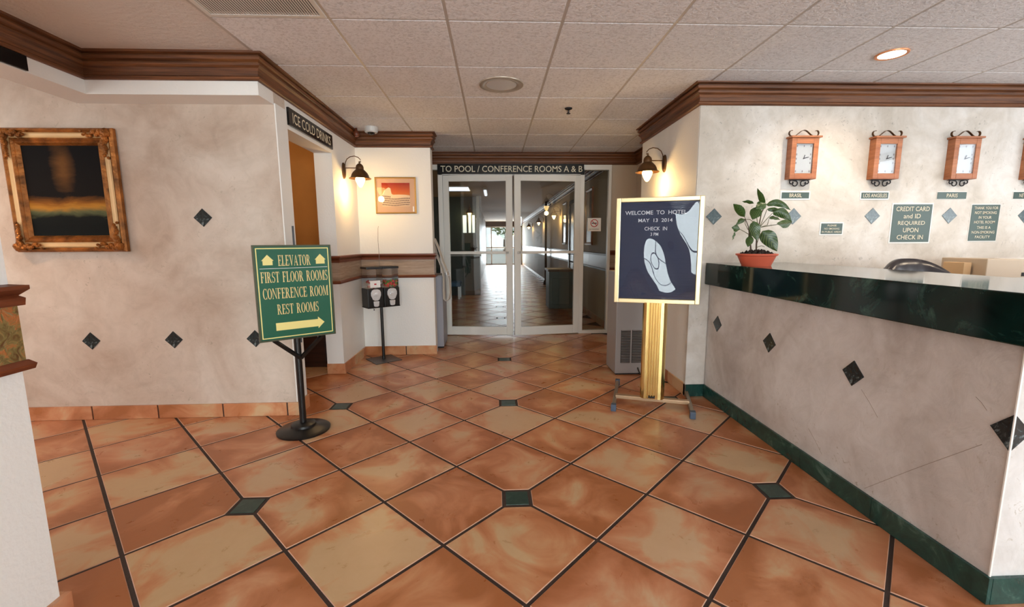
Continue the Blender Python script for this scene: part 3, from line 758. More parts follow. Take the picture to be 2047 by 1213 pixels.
sc_.build('scored_line', simple('plaster_seam', (150, 134, 122), 0.8), ctr)['kind'] = 'stuff'  # thin darker lines of the plaster joints
MB().tube([(0, -0.001, 0.1), (0, -0.001, 0.915)], 0.004, 6).build('corner_bead', MT['white_p'], ctr)

# ================================================================== GLASS DOORS
fr = MB()
for x0, x1 in ((-0.72, -0.66), (1.145, 1.20), (1.525, 1.56), (-1.25, -1.2)): fr.box(x0, x1, 5.87, 5.95, 0, 2.19)
fr.box(-1.25, 1.56, 5.87, 5.95, 2.185, 2.25); fr.box(-0.72, 1.2, 5.87, 5.95, 2.118, 2.2)
fr.box(1.2, 1.525, 5.87, 5.95, 0, 0.045); fr.box(-1.25, -0.7, 5.87, 5.95, 0, 0.045)
dframe = struct(fr.build('trim_7', MT['door_white'], bevel=0.003), 'white metal frame around the glass double doors', 'door frame')
MB().box(1.2, 1.525, 5.905, 5.912, 0.045, 2.185).build('pane', MT['glass'], dframe)
MB().box(-1.2, -0.72, 5.905, 5.912, 0.045, 2.185).build('pane', MT['glass'], dframe)
def leaf_door(n, w, flip, loc, rz, label):
    root = bpy.data.objects.new('door_%d' % n, None); COL.objects.link(root); root.location = loc; root.rotation_euler = (0, 0, rz)
    struct(root, label, 'door')
    s = -1 if flip else 1
    def bx(a, b_, *r):
        a, b_ = sorted((a * s, b_ * s)); return MB().box(a, b_, *r)
    bx(0, 0.075, -0.022, 0.022, 0.012, 2.112).build('stile', MT['door_white'], root, bevel=0.003)
    bx(w - 0.085, w, -0.022, 0.022, 0.012, 2.112).build('stile', MT['door_white'], root, bevel=0.003)
    bx(0.075, w - 0.085, -0.022, 0.022, 2.035, 2.112).build('rail', MT['door_white'], root, bevel=0.003)
    bx(0.075, w - 0.085, -0.022, 0.022, 0.012, 0.125).build('rail', MT['door_white'], root, bevel=0.003)
    bar = bx(0.05, w - 0.05, -0.045, -0.02, 1.10, 1.135).build('push_bar', MT['door_white'], root, bevel=0.004)
    bx(w - 0.09, w - 0.04, -0.045, -0.02, 1.10, 1.135).build('latch', MT['door_white'], bar, bevel=0.003)
    bx(0.075, w - 0.085, -0.003, 0.003, 0.125, 2.035).build('pane', MT['glass'], root)
leaf_door(1, 0.905, False, (-0.655, 5.885, 0), -0.105, 'left leaf of the white framed glass double doors')
leaf_door(2, 0.885, True, (1.143, 5.885, 0), 0.125, 'right leaf of the white framed glass double doors')

# ================================================================== SIGNS ON WALLS
hs = thing('overhead_sign', 'long black sign above the glass doors pointing to pool and conference rooms', 'sign', (0.234, 5.865, 2.19))
MB().box(-0.952, 0.952, -0.018, 0.0, -0.062, 0.066).build('panel', MT['blackp'], hs, bevel=0.002)
text('TO POOL / CONFERENCE ROOMS A & B', 1.84, 0.078, 0.01, 0.002, -0.0195, mat=MT['gold_text'], parent=hs, bold=0.006)
ds = thing('doorway_sign', 'black sign reading ice cold drinks over the side doorway', 'sign', (-1.46, 3.745, 2.146), PI / 2)
MB().box(-0.425, 0.425, -0.016, 0.0, -0.058, 0.064).build('panel', MT['blackp'], ds, bevel=0.002)
text('ICE COLD DRINKS', 0.74, 0.074, 0.0, 0.003, -0.0175, mat=MT['gold_text'], parent=ds, bold=0.005)
bs = thing('header_sign', 'black sign on the white header at the upper left corner', 'sign', (-2.5, 2.15, 2.21), PI / 2)
MB().box(-0.45, 0.45, -0.016, 0.0, -0.036, 0.040).build('panel', MT['blackp'], bs, bevel=0.002)

def placard(name, label, cx, cz, w, h, lines, border=0.006, group=None, tmat=None):
    t = thing(name, label, 'sign', (cx, 3.372, cz), 0, group)
    if border: MB().box(-w / 2 - border, w / 2 + border, -0.004, 0, -h / 2 - border, h / 2 + border).build('border', MT['white_p'], t)
    MB().box(-w / 2, w / 2, -0.007, 0, -h / 2, h / 2).build('panel', MT['placard'], t)
    for s, wf_, hf, zf in lines:
        text(s, w * wf_, h * hf, 0, h * (0.5 - zf), -0.0082, mat=tmat or MT['gold_text'], parent=t, bold=0.007)
    return t
placard('city_placard', 'green placard reading BRASIL under the leftmost clock', 2.330, 1.596, 0.215, 0.046, [('BRASIL', 0.46, 0.6, 0.5)], 0.010, 'city name placards')
placard('city_placard', 'green placard reading LOS ANGELES under the second clock', 2.965, 1.594, 0.215, 0.046, [('LOS ANGELES', 0.88, 0.6, 0.5)], 0.009, 'city name placards')
placard('city_placard', 'green placard reading PARIS under the third clock', 3.590, 1.593, 0.235, 0.052, [('PARIS', 0.38, 0.55, 0.5)], 0.003, 'city name placards')
placard('city_placard', 'green placard cut by right picture edge under the fourth clock', 4.215, 1.593, 0.235, 0.052, [('NEW YORK', 0.62, 0.55, 0.5)], 0.003, 'city name placards')
placard('smoking_notice', 'small green no smoking notice with white border above the counter', 2.643, 1.341, 0.170, 0.082, [('PLEASE', 0.42, 0.17, 0.2), ('NO SMOKING', 0.72, 0.17, 0.5), ('IN PUBLIC AREAS', 0.92, 0.17, 0.8)], 0.009)
placard('credit_card_notice', 'large green notice with cream letters about credit card and ID', 3.285, 1.380, 0.315, 0.292, [('CREDIT CARD', 0.86, 0.12, 0.12), ('and ID', 0.44, 0.12, 0.31), ('REQUIRED', 0.70, 0.12, 0.50), ('UPON', 0.40, 0.12, 0.68), ('CHECK IN', 0.68, 0.12, 0.87)], 0.010)
placard('room_notice', 'tall green thank you notice about smoking in hotel rooms at right', 3.885, 1.381, 0.230, 0.282, [('THANK YOU FOR', 0.86, 0.075, 0.09), ('NOT SMOKING', 0.78, 0.075, 0.22), ('IN YOUR', 0.46, 0.075, 0.35), ('HOTEL ROOM', 0.74, 0.075, 0.48), ('THIS IS A', 0.50, 0.075, 0.63), ('NON-SMOKING', 0.82, 0.075, 0.76), ('FACILITY', 0.54, 0.075, 0.89)], 0.005)

ns = thing('no_smoking_sign', 'white square no smoking sticker on the glass sidelight', 'sign', (1.346, 5.903, 1.478))
MB().box(-0.09, 0.09, -0.003, 0, -0.087, 0.087).build('panel', MT['white_p'], ns)
ring = MB()
for k in range(28):
    a0, a1 = 2 * PI * k / 28, 2 * PI * (k + 1) / 28
    ring.add([(r * math.cos(a), -0.0042, 0.02 + r * math.sin(a)) for r, a in ((0.052, a0), (0.052, a1), (0.042, a1), (0.042, a0))], [(0, 1, 2, 3)])
ring.add([(-0.036, -0.0044, 0.05), (-0.030, -0.0044, 0.056), (0.036, -0.0044, -0.010), (0.030, -0.0044, -0.016)], [(0, 1, 2, 3)])
ring.build('ring', MT['red'], ns)
MB().add([(-0.034, -0.004, 0.013), (0.034, -0.004, 0.013), (0.034, -0.004, 0.025), (-0.034, -0.004, 0.025)], [(0, 1, 2, 3)]).build('cigarette', MT['black'], ns)
text('NO SMOKING', 0.13, 0.016, 0, -0.060, -0.004, mat=MT['black'], parent=ns)

# ================================================================== CLOCKS
def spiral(cx, cz, r0, turns, a0, n=16, sgn=1, shrink=0.75):
    return [(cx + sgn * r0 * (1 - shrink * k / n) * math.cos(a0 + turns * 2 * PI * k / n), 0, cz + r0 * (1 - shrink * k / n) * math.sin(a0 + turns * 2 * PI * k / n)) for k in range(n + 1)]
def make_clock():
    t = thing('wall_clock', 'x', 'clock', (2.34, 3.372, 1.862), 0, 'wood framed wall clocks')
    w, h, d = 0.104, 0.150, 0.058
    bz = MB(); iw, ih = 0.066, 0.108
    for bxs in ((-w, -iw, -h, h), (iw, w, -h, h), (-iw, iw, ih, h), (-iw, iw, -h, -ih)): bz.box(bxs[0], bxs[1], -d, 0, bxs[2], bxs[3])
    bz.build('case', MT['clockwood'], t, bevel=0.003)
    MB().box(-w - 0.012, w + 0.016, -d - 0.012, 0, h, h + 0.014).build('cornice', MT['clockwood'], t, bevel=0.003)
    MB().box(-iw, iw, -d + 0.014, 0, -ih, ih).build('dial', MT['dial'], t)
    nm = MB(); y = -d + 0.0125
    for k in range(12):
        a = k * PI / 6; s_ = 1 / max(abs(math.sin(a)) / 0.054, abs(math.cos(a)) / 0.092)
        x, z = s_ * math.sin(a), s_ * math.cos(a)
        nm.add([(x - 0.004, y, z - 0.007), (x + 0.004, y, z - 0.007), (x + 0.004, y, z + 0.007), (x - 0.004, y, z + 0.007)], [(0, 1, 2, 3)])
    nm.build('hour_mark', MT['grey'], t)['kind'] = 'stuff'
    hands = MB()
    hands.add([(-0.004, y - 0.002, 0.004), (-0.004, y - 0.002, -0.004), (0.040, y - 0.002, 0.009), (0.040, y - 0.002, 0.014)], [(0, 1, 2, 3)])
    hands.build('minute_hand', MT['iron'], t)
    MB().add([(-0.003, y - 0.003, 0.0), (0.003, y - 0.003, 0.0), (0.012, y - 0.003, 0.026), (0.006, y - 0.003, 0.028)], [(0, 1, 2, 3)]).build('hour_hand', MT['iron'], t)
    MB().box(-iw, iw, -d + 0.003, -d + 0.005, -ih, ih).build('glass_cover', MT['clear'], t)
    top = []
    zt = h + 0.014
    for k in range(25):
        u = -1 + 2 * k / 24; top.append((u * 0.078, -d / 2, zt + 0.004 + 0.042 * 0.5 * (1 + math.cos(PI * u))))
    L = [(-0.078 - 0.018 + 0.018 * math.cos(a), -d / 2, zt + 0.024 + 0.020 * math.sin(a)) for a in [-PI / 2 - k * PI * 1.1 / 8 for k in range(9)]]
    Rr_ = [(-p[0], p[1], p[2]) for p in L]
    MB().ribbon(L[::-1] + top + Rr_, 0.016, 0.003, (0, 1, 0)).build('top_scroll', MT['bronze'], t, smooth=True)
    bs_ = MB(); zb = -h
    for sg in (-1, 1):
        pts = [(sg * (0.012 + 0.020 + 0.020 * math.cos(a)), -0.02, zb - 0.028 + 0.020 * math.sin(a)) for a in [PI * 0.5 + k * PI * 1.7 / 12 for k in range(13)]]
        bs_.tube(pts, 0.0045, 6)
        pts = [(sg * (0.075 - 0.016 + 0.016 * math.cos(a)), -0.02, zb - 0.018 + 0.014 * math.sin(a)) for a in [PI * 0.6 - k * PI * 1.5 / 10 for k in range(11)]]
        bs_.tube([(sg * 0.028, -0.02, zb - 0.010)] + pts, 0.0045, 6)
    bs_.box(-0.08, 0.08, -0.025, -0.015, zb - 0.005, zb)
    bs_.build('bottom_scroll', MT['iron'], t, smooth=True)
    return t
ck = make_clock()
ck['label'] = 'wooden clock with iron scrolls, leftmost, above the BRASIL placard'
for x, l in ((2.990, 'wooden clock with iron scrolls above the LOS ANGELES placard'), (3.612, 'wooden clock with iron scrolls above the PARIS placard'), (4.225, 'wooden clock with iron scrolls cut off by the right picture edge')):
    c = copy_tree(ck); c.location.x = x; c['label'] = l

# ================================================================== PICTURES
def frame_sweep(w, h, prof):     # picture frame around a rectangle in local x,z, profile (inset, depth)
    mb = MB(); cs = [(-w / 2, -h / 2), (w / 2, -h / 2), (w / 2, h / 2), (-w / 2, h / 2)]
    sg = [(1, 1), (-1, 1), (-1, -1), (1, -1)]; n = len(prof); vs = []
    for (x, z), (a, b_) in zip(cs, sg):
        for d, y in prof: vs.append((x + a * d, -y, z + b_ * d))
    fs = [(i * n + k, ((i + 1) % 4) * n + k, ((i + 1) % 4) * n + (k + 1) % n, i * n + (k + 1) % n) for i in range(4) for k in range(n)]
    return mb.add(vs, fs)
pt = thing('framed_painting', 'large dark oil painting in an ornate gilt frame on the left wall', 'painting', (-2.858, 3.134, 1.606))
frame_sweep(0.716, 0.806, [(0, 0), (0, 0.024), (0.008, 0.034), (0.018, 0.038), (0.030, 0.026), (0.030, 0)]).build('outer_moulding', MT['gold'], pt)
frame_sweep(0.656, 0.746, [(0, 0), (0, 0.03), (0.008, 0.034), (0.022, 0.030), (0.034, 0.032), (0.034, 0)]).build('pale_band', MT['giltlight'], pt)
frame_sweep(0.588, 0.678, [(0, 0), (0, 0.034), (0.012, 0.040), (0.022, 0.028), (0.032, 0.034), (0.046, 0.014), (0.046, 0)]).build('inner_moulding', MT['gold'], pt)
MB().box(-0.25, 0.25, -0.013, 0, -0.295, 0.295).build('canvas', MT['painting'], pt)
for sx_ in (-1, 1):
    for sz_ in (-1, 1):
        orn = MB()
        rnd = random.Random(3)
        for k in range(26):
            leg = k % 2; u = (k // 2) / 12.0
            x = 0.335 - (u * 0.16 if leg else rnd.uniform(0, 0.03)); z = 0.380 - (0 if leg else u * 0.17) - (rnd.uniform(0, 0.03) if leg else 0)
            r = 0.020 * (1 - 0.55 * u) * rnd.uniform(0.8, 1.2)
            orn.lathe([(0, -r), (r * 0.7, -r * 0.7), (r, 0), (r * 0.7, r * 0.7), (0, r)], (sx_ * x, -0.045 + rnd.uniform(-0.004, 0.004), sz_ * z), 8)
        orn.build('corner_ornament', MT['gold'], pt, smooth=True)

pp = thing('framed_print', 'small gold framed sunset print of an ancient arena on white wall', 'picture', (-1.048, 4.87, 1.755))
frame_sweep(0.434, 0.382, [(0, 0), (0, 0.02), (0.006, 0.024), (0.014, 0.018), (0.014, 0)]).build('frame', simple('thin_gold', (196, 156, 88), 0.35, 0.5), pp)
MB().box(-0.205, 0.205, -0.008, 0, -0.179, 0.179).build('mat_board', simple('peach_mat', (214, 176, 148), 0.6), pp)
MB().box(-0.148, 0.150, -0.011, 0, -0.112, 0.132).build('print', MT['sunset'], pp)
ruin = MB(); yq = -0.0118
ruin.add([(x, yq, z) for x, z in [(-0.148, -0.112), (0.150, -0.112), (0.150, 0.000), (0.10, 0.008), (0.04, 0.010), (-0.03, 0.008), (-0.045, 0.02), (-0.055, 0.075), (-0.075, 0.085), (-0.10, 0.070), (-0.125, 0.050), (-0.14, 0.02), (-0.148, -0.01)]], [tuple(range(13))])
ruin.build('printed_arena', simple('arena_stone', (232, 206, 176), 0.5), pp)
ar = MB()
for row in range(5):
    for k in range(22):
        x = -0.141 + k * 0.0132 + (0.006 if row % 2 else 0); z = -0.098 + row * 0.022 + 0.004 * math.cos(k / 3)
        if row >= 4 and k > 6: continue
        ww = 0.0042; hh = 0.0085
        pts = [(x - ww, z - hh), (x + ww, z - hh), (x + ww, z + hh * 0.3), (x, z + hh), (x - ww, z + hh * 0.3)]
        ar.add([(a, yq - 0.0006, c) for a, c in pts], [tuple(range(5))])
o = ar.build('printed_arch', simple('arch_shadow', (86, 56, 58), 0.5), pp)
MB().box(-0.206, 0.206, -0.0165, -0.0155, -0.180, 0.180).build('glass_cover', MT['picglass'], pp)
MB().box(0.178, 0.192, -0.017, -0.0165, -0.170, -0.115).build('price_label', MT['white_p'], pp)

# ================================================================== SCONCES
def make_sconce(name='wall_sconce'):
    t = thing(name, 'x', 'lamp', (0, 0, 0), 0, 'bronze wall lanterns')
    pl = MB(); pl.xf = Matrix.Rotation(PI / 2, 4, 'X')
    pl.lathe([(0.0, 0.0), (0.055, 0.0), (0.055, 0.010), (0.046, 0.018), (0.020, 0.022), (0.0, 0.024)], (0, 0, 0), 20, sx=0.72, sy=1.4)
    pl.build('backplate', MT['bronze'], t, smooth=True)
    pts = [(0, -0.02, 0.04), (0, -0.024, 0.075), (0, -0.042, 0.110), (0, -0.075, 0.132), (0, -0.115, 0.138), (0, -0.150, 0.126), (0, -0.170, 0.105), (0, -0.172, 0.084), (0, -0.160, 0.074), (0, -0.152, 0.080)]
    MB().tube(pts, 0.0042, 8).tube([(0, -0.02, 0.026), (0, -0.16, 0.026)], 0.0045, 8).build('arm', MT['bronze'], t, smooth=True)
    sh = MB().lathe([(0.0, 0.092), (0.006, 0.088), (0.008, 0.078), (0.005, 0.072), (0.018, 0.064), (0.032, 0.050), (0.038, 0.030), (0.037, 0.012), (0.050, 0.000), (0.068, -0.018), (0.080, -0.040), (0.086, -0.060), (0.106, -0.074), (0.104, -0.077), (0.082, -0.062), (0.074, -0.042), (0.036, 0.0), (0.0, 0.004)], (0, -0.16, 0), 28)
    sh.build('shade', MT['bronze'], t, smooth=True)
    MB().lathe([(0.0, -0.158), (0.010, -0.156), (0.020, -0.145), (0.032, -0.122), (0.043, -0.095), (0.046, -0.078), (0.036, -0.060), (0.0, -0.050)], (0, -0.16, 0), 20).build('glass_bulb', MT['bulb'], t, smooth=True)
    return t
sc = make_sconce(); sc.location = (-1.46, 4.46, 1.950); sc.rotation_euler = (0, 0, PI / 2)
sc['label'] = 'lit bronze bell shaped wall lantern left of the framed print'
c = copy_tree(sc); c.location = (1.55, 4.02, 1.945); c.rotation_euler = (0, 0, -PI / 2)
c['label'] = 'lit bronze bell shaped wall lantern above the letter board'
corr_sc = [((1.6, 10.6, 1.95), -PI / 2, 'nearest lit lantern on the right corridor wall seen through glass'), ((1.6, 14.2, 1.95), -PI / 2, 'middle lit lantern on the right corridor wall'), ((1.6, 18.2, 1.95), -PI / 2, 'farthest lit lantern on the right corridor wall'), ((-0.61, 11.45, 2.06), 0, 'lit lantern above the narrow windows beyond the left door leaf'), ((-1.75, 8.3, 1.95), PI / 2, 'lit lantern seen through the narrow left sidelight')]
for loc, rz, l in corr_sc:
    c = copy_tree(sc); c.location = loc; c.rotation_euler = (0, 0, rz); c['label'] = l
point('sconce_light', (-1.30, 4.46, 1.755), 6.5, WARM, 0.035)
point('sconce_light', (1.39, 4.02, 1.75), 6.5, WARM, 0.035)
for (x, y, z), rz, l in corr_sc:
    d = Matrix.Rotation(rz, 3, 'Z') @ Vector((0, -0.16, -0.19)); point('sconce_light', (x + d.x, y + d.y, z + d.z), 5.0, WARM, 0.04)

# ================================================================== GREEN DIRECTORY SIGN ON STAND
gs = thing('directory_sign_stand', 'green directory sign with cream serif letters on a black round based stand', 'sign', (-1.300, 2.868, 0), 0)
MB().lathe([(0.0, 0.0), (0.166, 0.0), (0.168, 0.012), (0.150, 0.022), (0.090, 0.030), (0.080, 0.036), (0.078, 0.050), (0.060, 0.058), (0.026, 0.060), (0.0, 0.060)], (0, 0, 0), 40).build('base', MT['black'], gs, smooth=True)
MB().lathe([(0.0, 0.05), (0.021, 0.05), (0.021, 0.645), (0.0, 0.645)], (0, 0, 0), 20).build('pole', MT['black'], gs, smooth=True)
A = math.radians(35.3)
brd = bpy.data.objects.new('board', None)
ca, sa = math.cos(A), math.sin(A)
ox, oy = -1.278 + 1.300, 2.853 - 2.868
def brot(mb): mb.xf = Matrix.Translation((ox, oy, 0)) @ Matrix.Rotation(A, 4, 'Z'); return mb
MB().tube([(0.012, 0.03, 0.6), (0.012, 0.03, 1.362)], 0.006, 8).build('rod', simple('grey_rod', (70, 74, 80), 0.4, 0.5), gs, smooth=True)
panel = brot(MB()).box(-0.219, 0.219, -0.008, 0.012, 0.648, 1.234).build('panel', MT['signgreen'], gs)
frame = brot(MB())
frame.box(-0.2275, -0.217, -0.013, 0.014, 0.640, 1.242); frame.box(0.217, 0.2275, -0.013, 0.014, 0.640, 1.242)
frame.box(-0.217, 0.217, -0.013, 0.014, 0.640, 0.650); frame.box(-0.217, 0.217, -0.013, 0.014, 1.232, 1.242)
frame.build('frame', simple('dark_olive_frame', (66, 72, 52), 0.35, 0.4), gs)
SW, SH = 0.454, 0.602
def put(o):
    for v in o.data.vertices:
        p = Matrix.Translation((ox, oy, 0)) @ Matrix.Rotation(A, 4, 'Z') @ v.co
        v.co = p
    return o
def U(u): return (u - 0.5) * SW
def V(v): return 1.242 - v * SH
for s, u0, u1, v0, v1 in (('ELEVATOR', 0.30, 0.715, 0.105, 0.215), ('FIRST FLOOR ROOMS', 0.075, 0.935, 0.275, 0.385), ('CONFERENCE ROOM', 0.085, 0.93, 0.445, 0.555), ('REST ROOMS', 0.245, 0.785, 0.617, 0.723)):
    put(serif_text(s, (u1 - u0) * SW, (v1 - v0) * SH, U((u0 + u1) / 2), V((v0 + v1) / 2), -0.0088, MT['creamtext'], gs))
ln = MB(); yb = -0.0086
for a, b_, c_, d_ in ((0.035, 0.048, 0.03, 0.97), (0.952, 0.965, 0.03, 0.97), (0.035, 0.965, 0.03, 0.040), (0.035, 0.965, 0.960, 0.970)):
    ln.add([(U(a), yb, V(c_)), (U(b_), yb, V(c_)), (U(b_), yb, V(d_)), (U(a), yb, V(d_))], [(0, 1, 2, 3)])
put(ln.build('border_line', MT['cream'], gs))
put(MB().add([(U(0.07), yb, V(0.243)), (U(0.94), yb, V(0.243)), (U(0.94), yb, V(0.239)), (U(0.07), yb, V(0.239))], [(0, 1, 2, 3)]).build('rule_line', MT['white_p'], gs))
for uc in (0.172, 0.848):
    put(MB().add([(U(uc + a), yb, V(b_)) for a, b_ in ((-0.06, 0.205), (0.06, 0.205), (0.06, 0.160), (0.075, 0.160), (0, 0.098), (-0.075, 0.160), (-0.06, 0.160))], [tuple(range(7))]).build('up_arrow', MT['cream'], gs))
put(MB().add([(U(a), yb, V(b_)) for a, b_ in ((0.213, 0.893), (0.765, 0.893), (0.765, 0.915), (0.852, 0.85), (0.765, 0.785), (0.765, 0.812), (0.213, 0.812))], [tuple(range(7))]).build('right_arrow', MT['cream'], gs))
for sg in (-1, 1):
    brot(MB()).tube([(0, 0.0, 0.505), (sg * 0.150, 0.0, 0.645)], 0.014, 4).build('brace', MT['black'], gs)

# ================================================================== BRASS LETTER BOARD
AB = math.radians(-18.5)
lb = thing('letter_board_stand', 'brass framed letter board with white letters on a fluted brass post', 'sign', (1.200, 3.188, 0), AB)
bw, bh, z0, z1 = 0.602, 0.772, 0.795, 1.567
def fr_box(mb, a, d0, d1):
    mb.box(-bw / 2, -bw / 2 + a, d0, d1, z0, z1); mb.box(bw / 2 - a, bw / 2, d0, d1, z0, z1)
    mb.box(-bw / 2 + a, bw / 2 - a, d0, d1, z0, z0 + a); mb.box(-bw / 2 + a, bw / 2 - a, d0, d1, z1 - a, z1); return mb
fr_box(MB(), 0.032, -0.030, 0.03).build('frame', MT['brass_frame'], lb, bevel=0.004)
mb = MB()
for k in range(59):
    z = z0 + 0.034 + k * 0.0119; mb.box(-0.27, 0.27, -0.006, 0.004, z + 0.0015, z + 0.0105)
mb.box(-0.27, 0.27, 0.0, 0.02, z0 + 0.03, z1 - 0.03)
mb.build('felt_board', MT['navy'], lb)
iw, ih = bw - 0.064, bh - 0.064
def BU(u): return -iw / 2 + u * iw
def BV(v): return z1 - 0.032 - v * ih
for s, u0, u1, v0, v1 in (('WELCOME  TO  HOTEL', 0.06, 0.85, 0.088, 0.128), ('MAY  13  2014', 0.235, 0.675, 0.168, 0.205), ('CHECK  IN', 0.32, 0.61, 0.252, 0.290), ('3 PM', 0.40, 0.50, 0.312, 0.345)):
    text(s, (u1 - u0) * iw, (v1 - v0) * ih, BU((u0 + u1) / 2), BV((v0 + v1) / 2), -0.0075, mat=MT['white_p'], parent=lb, bold=0.008)
# gently buckled acrylic cover (real waves)
ac = MB(); nx, nz = 52, 66
for j in range(nz + 1):
    for i in range(nx + 1):
        u, v = i / nx, j / nz; e = math.sin(PI * u) * math.sin(PI * v)
        dy = 0.007 * e * math.sin(5.6 * u + 1.0) * math.cos(6.2 * v + 0.9) + 0.0035 * math.sin(9.0 * u + 5.0 * v) * math.sin(PI * u)
        ac.v.append((-0.269 + 0.538 * u, -0.018 + dy, z0 + 0.032 + (bh - 0.064) * v))
for j in range(nz):
    for i in range(nx):
        a = j * (nx + 1) + i; ac.f.append((a, a + 1, a + nx + 2, a + nx + 1)); ac.mi.append(0)
ac.build('acrylic_cover', MT['acrylic'], lb, smooth=True, angle=3)
prof = []
pw, pd = 0.088, 0.045
ribs = [(-pw, -pd * 0.2), (-pw * 0.9, -pd * 0.7), (-pw * 0.7, -pd * 0.95)]
x = -0.045
while x < 0.046:
    ribs += [(x, -pd), (x + 0.003, -pd + 0.010), (x + 0.009, -pd + 0.010), (x + 0.012, -pd)]
    x += 0.0182
ribs += [(pw * 0.7, -pd * 0.95), (pw * 0.9, -pd * 0.7), (pw, -pd * 0.2), (pw, pd * 0.6), (pw * 0.8, pd), (-pw * 0.8, pd), (-pw, pd * 0.6)]
MB().prismz(ribs, 0.062, 0.80).build('post', MT['brass'], lb)
MB().box(-0.028, 0.020, -pd - 0.003, -pd, 0.070, 0.084).build('maker_plate', MT['black'], lb)
MB().box(-0.27, 0.27, -0.022, 0.022, 0.036, 0.062).build('crossbar', simple('dull_brass', (190, 160, 128), 0.35, 0.6), lb, bevel=0.002)
for sg in (-1, 1):
    lgp = MB().box(sg * 0.275 - 0.013, sg * 0.275 + 0.013, -0.20, 0.44, 0.016, 0.048).build('leg', simple('worn_brass_leg', (150, 136, 120), 0.4, 0.6), lb, bevel=0.003)
    for yy in (-0.20, 0.41):
        MB().box(sg * 0.275 - 0.019, sg * 0.275 + 0.019, yy - 0.012, yy + 0.035, 0.0, 0.052).build('foot_cap', simple('blue_grey_cap', (70, 84, 104), 0.5), lgp, bevel=0.004)

# ================================================================== CANDY MACHINE
vm = thing('candy_machine', 'black twin candy vending machine on a thin pole with square foot', 'vending machine', (-1.205, 4.655, 0), math.radians(37))
MB().box(-0.145, 0.145, -0.145, 0.145, 0, 0.008).build('base_plate', simple('grey_steel_plate', (92, 86, 84), 0.4, 0.5), vm, bevel=0.002)
MB().lathe([(0, 0.008), (0.016, 0.008), (0.016, 0.60), (0, 0.60)], (0, 0, 0), 14).build('pole', MT['black'], vm, smooth=True)
MB().box(-0.175, 0.175, -0.085, 0.085, 0.583, 0.592).build('tray', MT['black'], vm)
lids = None
for sg, cols in ((-1, [(214, 90, 84), (236, 170, 150), (240, 226, 214)]), (1, [(206, 60, 70), (98, 150, 70), (226, 110, 80)])):
    x0, x1 = (-0.172, -0.004) if sg < 0 else (0.004, 0.172); xc = (x0 + x1) / 2
    body = MB().box(x0, x1, -0.085, 0.085, 0.592, 0.785).build('body', MT['black'], vm, bevel=0.004)
    sh = [(-0.040, 0.770), (-0.052, 0.745), (-0.052, 0.715), (-0.034, 0.672), (-0.014, 0.660), (0.014, 0.660), (0.034, 0.672), (0.052, 0.715), (0.052, 0.745), (0.040, 0.770), (0.018, 0.779), (-0.018, 0.779)]
    MB().prism([(xc + a, b_) for a, b_ in sh], -0.095, -0.084).build('coin_mechanism', MT['steel'], body, bevel=0.002)
    kn = MB(); kn.xf = Matrix.Translation((xc, -0.095, 0.725)) @ Matrix.Rotation(PI / 2, 4, 'X')
    kn.lathe([(0, 0), (0.026, 0), (0.024, 0.008), (0.0, 0.010)], (0, 0, 0), 16).box(-0.022, 0.022, -0.005, 0.005, 0.008, 0.020)
    kn.build('knob', MT['steel'], body, smooth=True)
    MB().prism([(xc + a, b_) for a, b_ in ((-0.030, 0.654), (0.030, 0.654), (0.026, 0.605), (0.012, 0.598), (-0.012, 0.598), (-0.026, 0.605))], -0.097, -0.084).build('dispensing_door', MT['steel'], body, bevel=0.003)
    hop = MB().box(x0 + 0.004, x1 - 0.004, -0.080, 0.080, 0.786, 0.990).build('hopper', MT['clear'], vm)
    MB().box(x0 - 0.002, x1 + 0.002, -0.088, 0.088, 0.985, 1.008).build('lid', MT['black'], vm, bevel=0.004)
    for ci, colr in enumerate(cols):
        cb = MB(); rnd = random.Random(ci + 5 * sg + 11)
        for k in range(22):
            r = 0.0115; p = (xc + rnd.uniform(-0.064, 0.064), rnd.uniform(-0.066, 0.066), 0.800 + rnd.uniform(0, 0.062))
            if k < 12: p = (p[0], -0.066, p[2])
            cb.lathe([(0, -r), (r * 0.7, -r * 0.7), (r, 0), (r * 0.7, r * 0.7), (0, r)], p, 7)
        o = cb.build('candies', simple('candy', colr, 0.3), vm, smooth=True); o['kind'] = 'stuff'
MB().box(-0.142, -0.034, -0.0845, -0.0815, 0.796, 0.868).build('sticker', MT['white_p'], vm, bevel=0.001)
MB().box(-0.100, -0.076, -0.0855, -0.0842, 0.824, 0.838).build('sticker_mark', MT['red'], vm)
MB().tube([(0.0, 0.0, 1.006), (0.002, 0, 1.12), (-0.002, 0, 1.28), (0.004, 0, 1.40), (0.010, 0, 1.425)], 0.0022, 6).build('wire', simple('grey_wire', (120, 112, 104), 0.5), vm)
MB().lathe([(0, 0.0), (0.006, 0.004), (0.006, 0.014), (0, 0.018)], (-0.08, 0.0, 0.545), 8).tube([(-0.08, 0, 0.56), (-0.085, 0, 0.586)], 0.002, 6).build('key_chain', MT['iron'], vm)

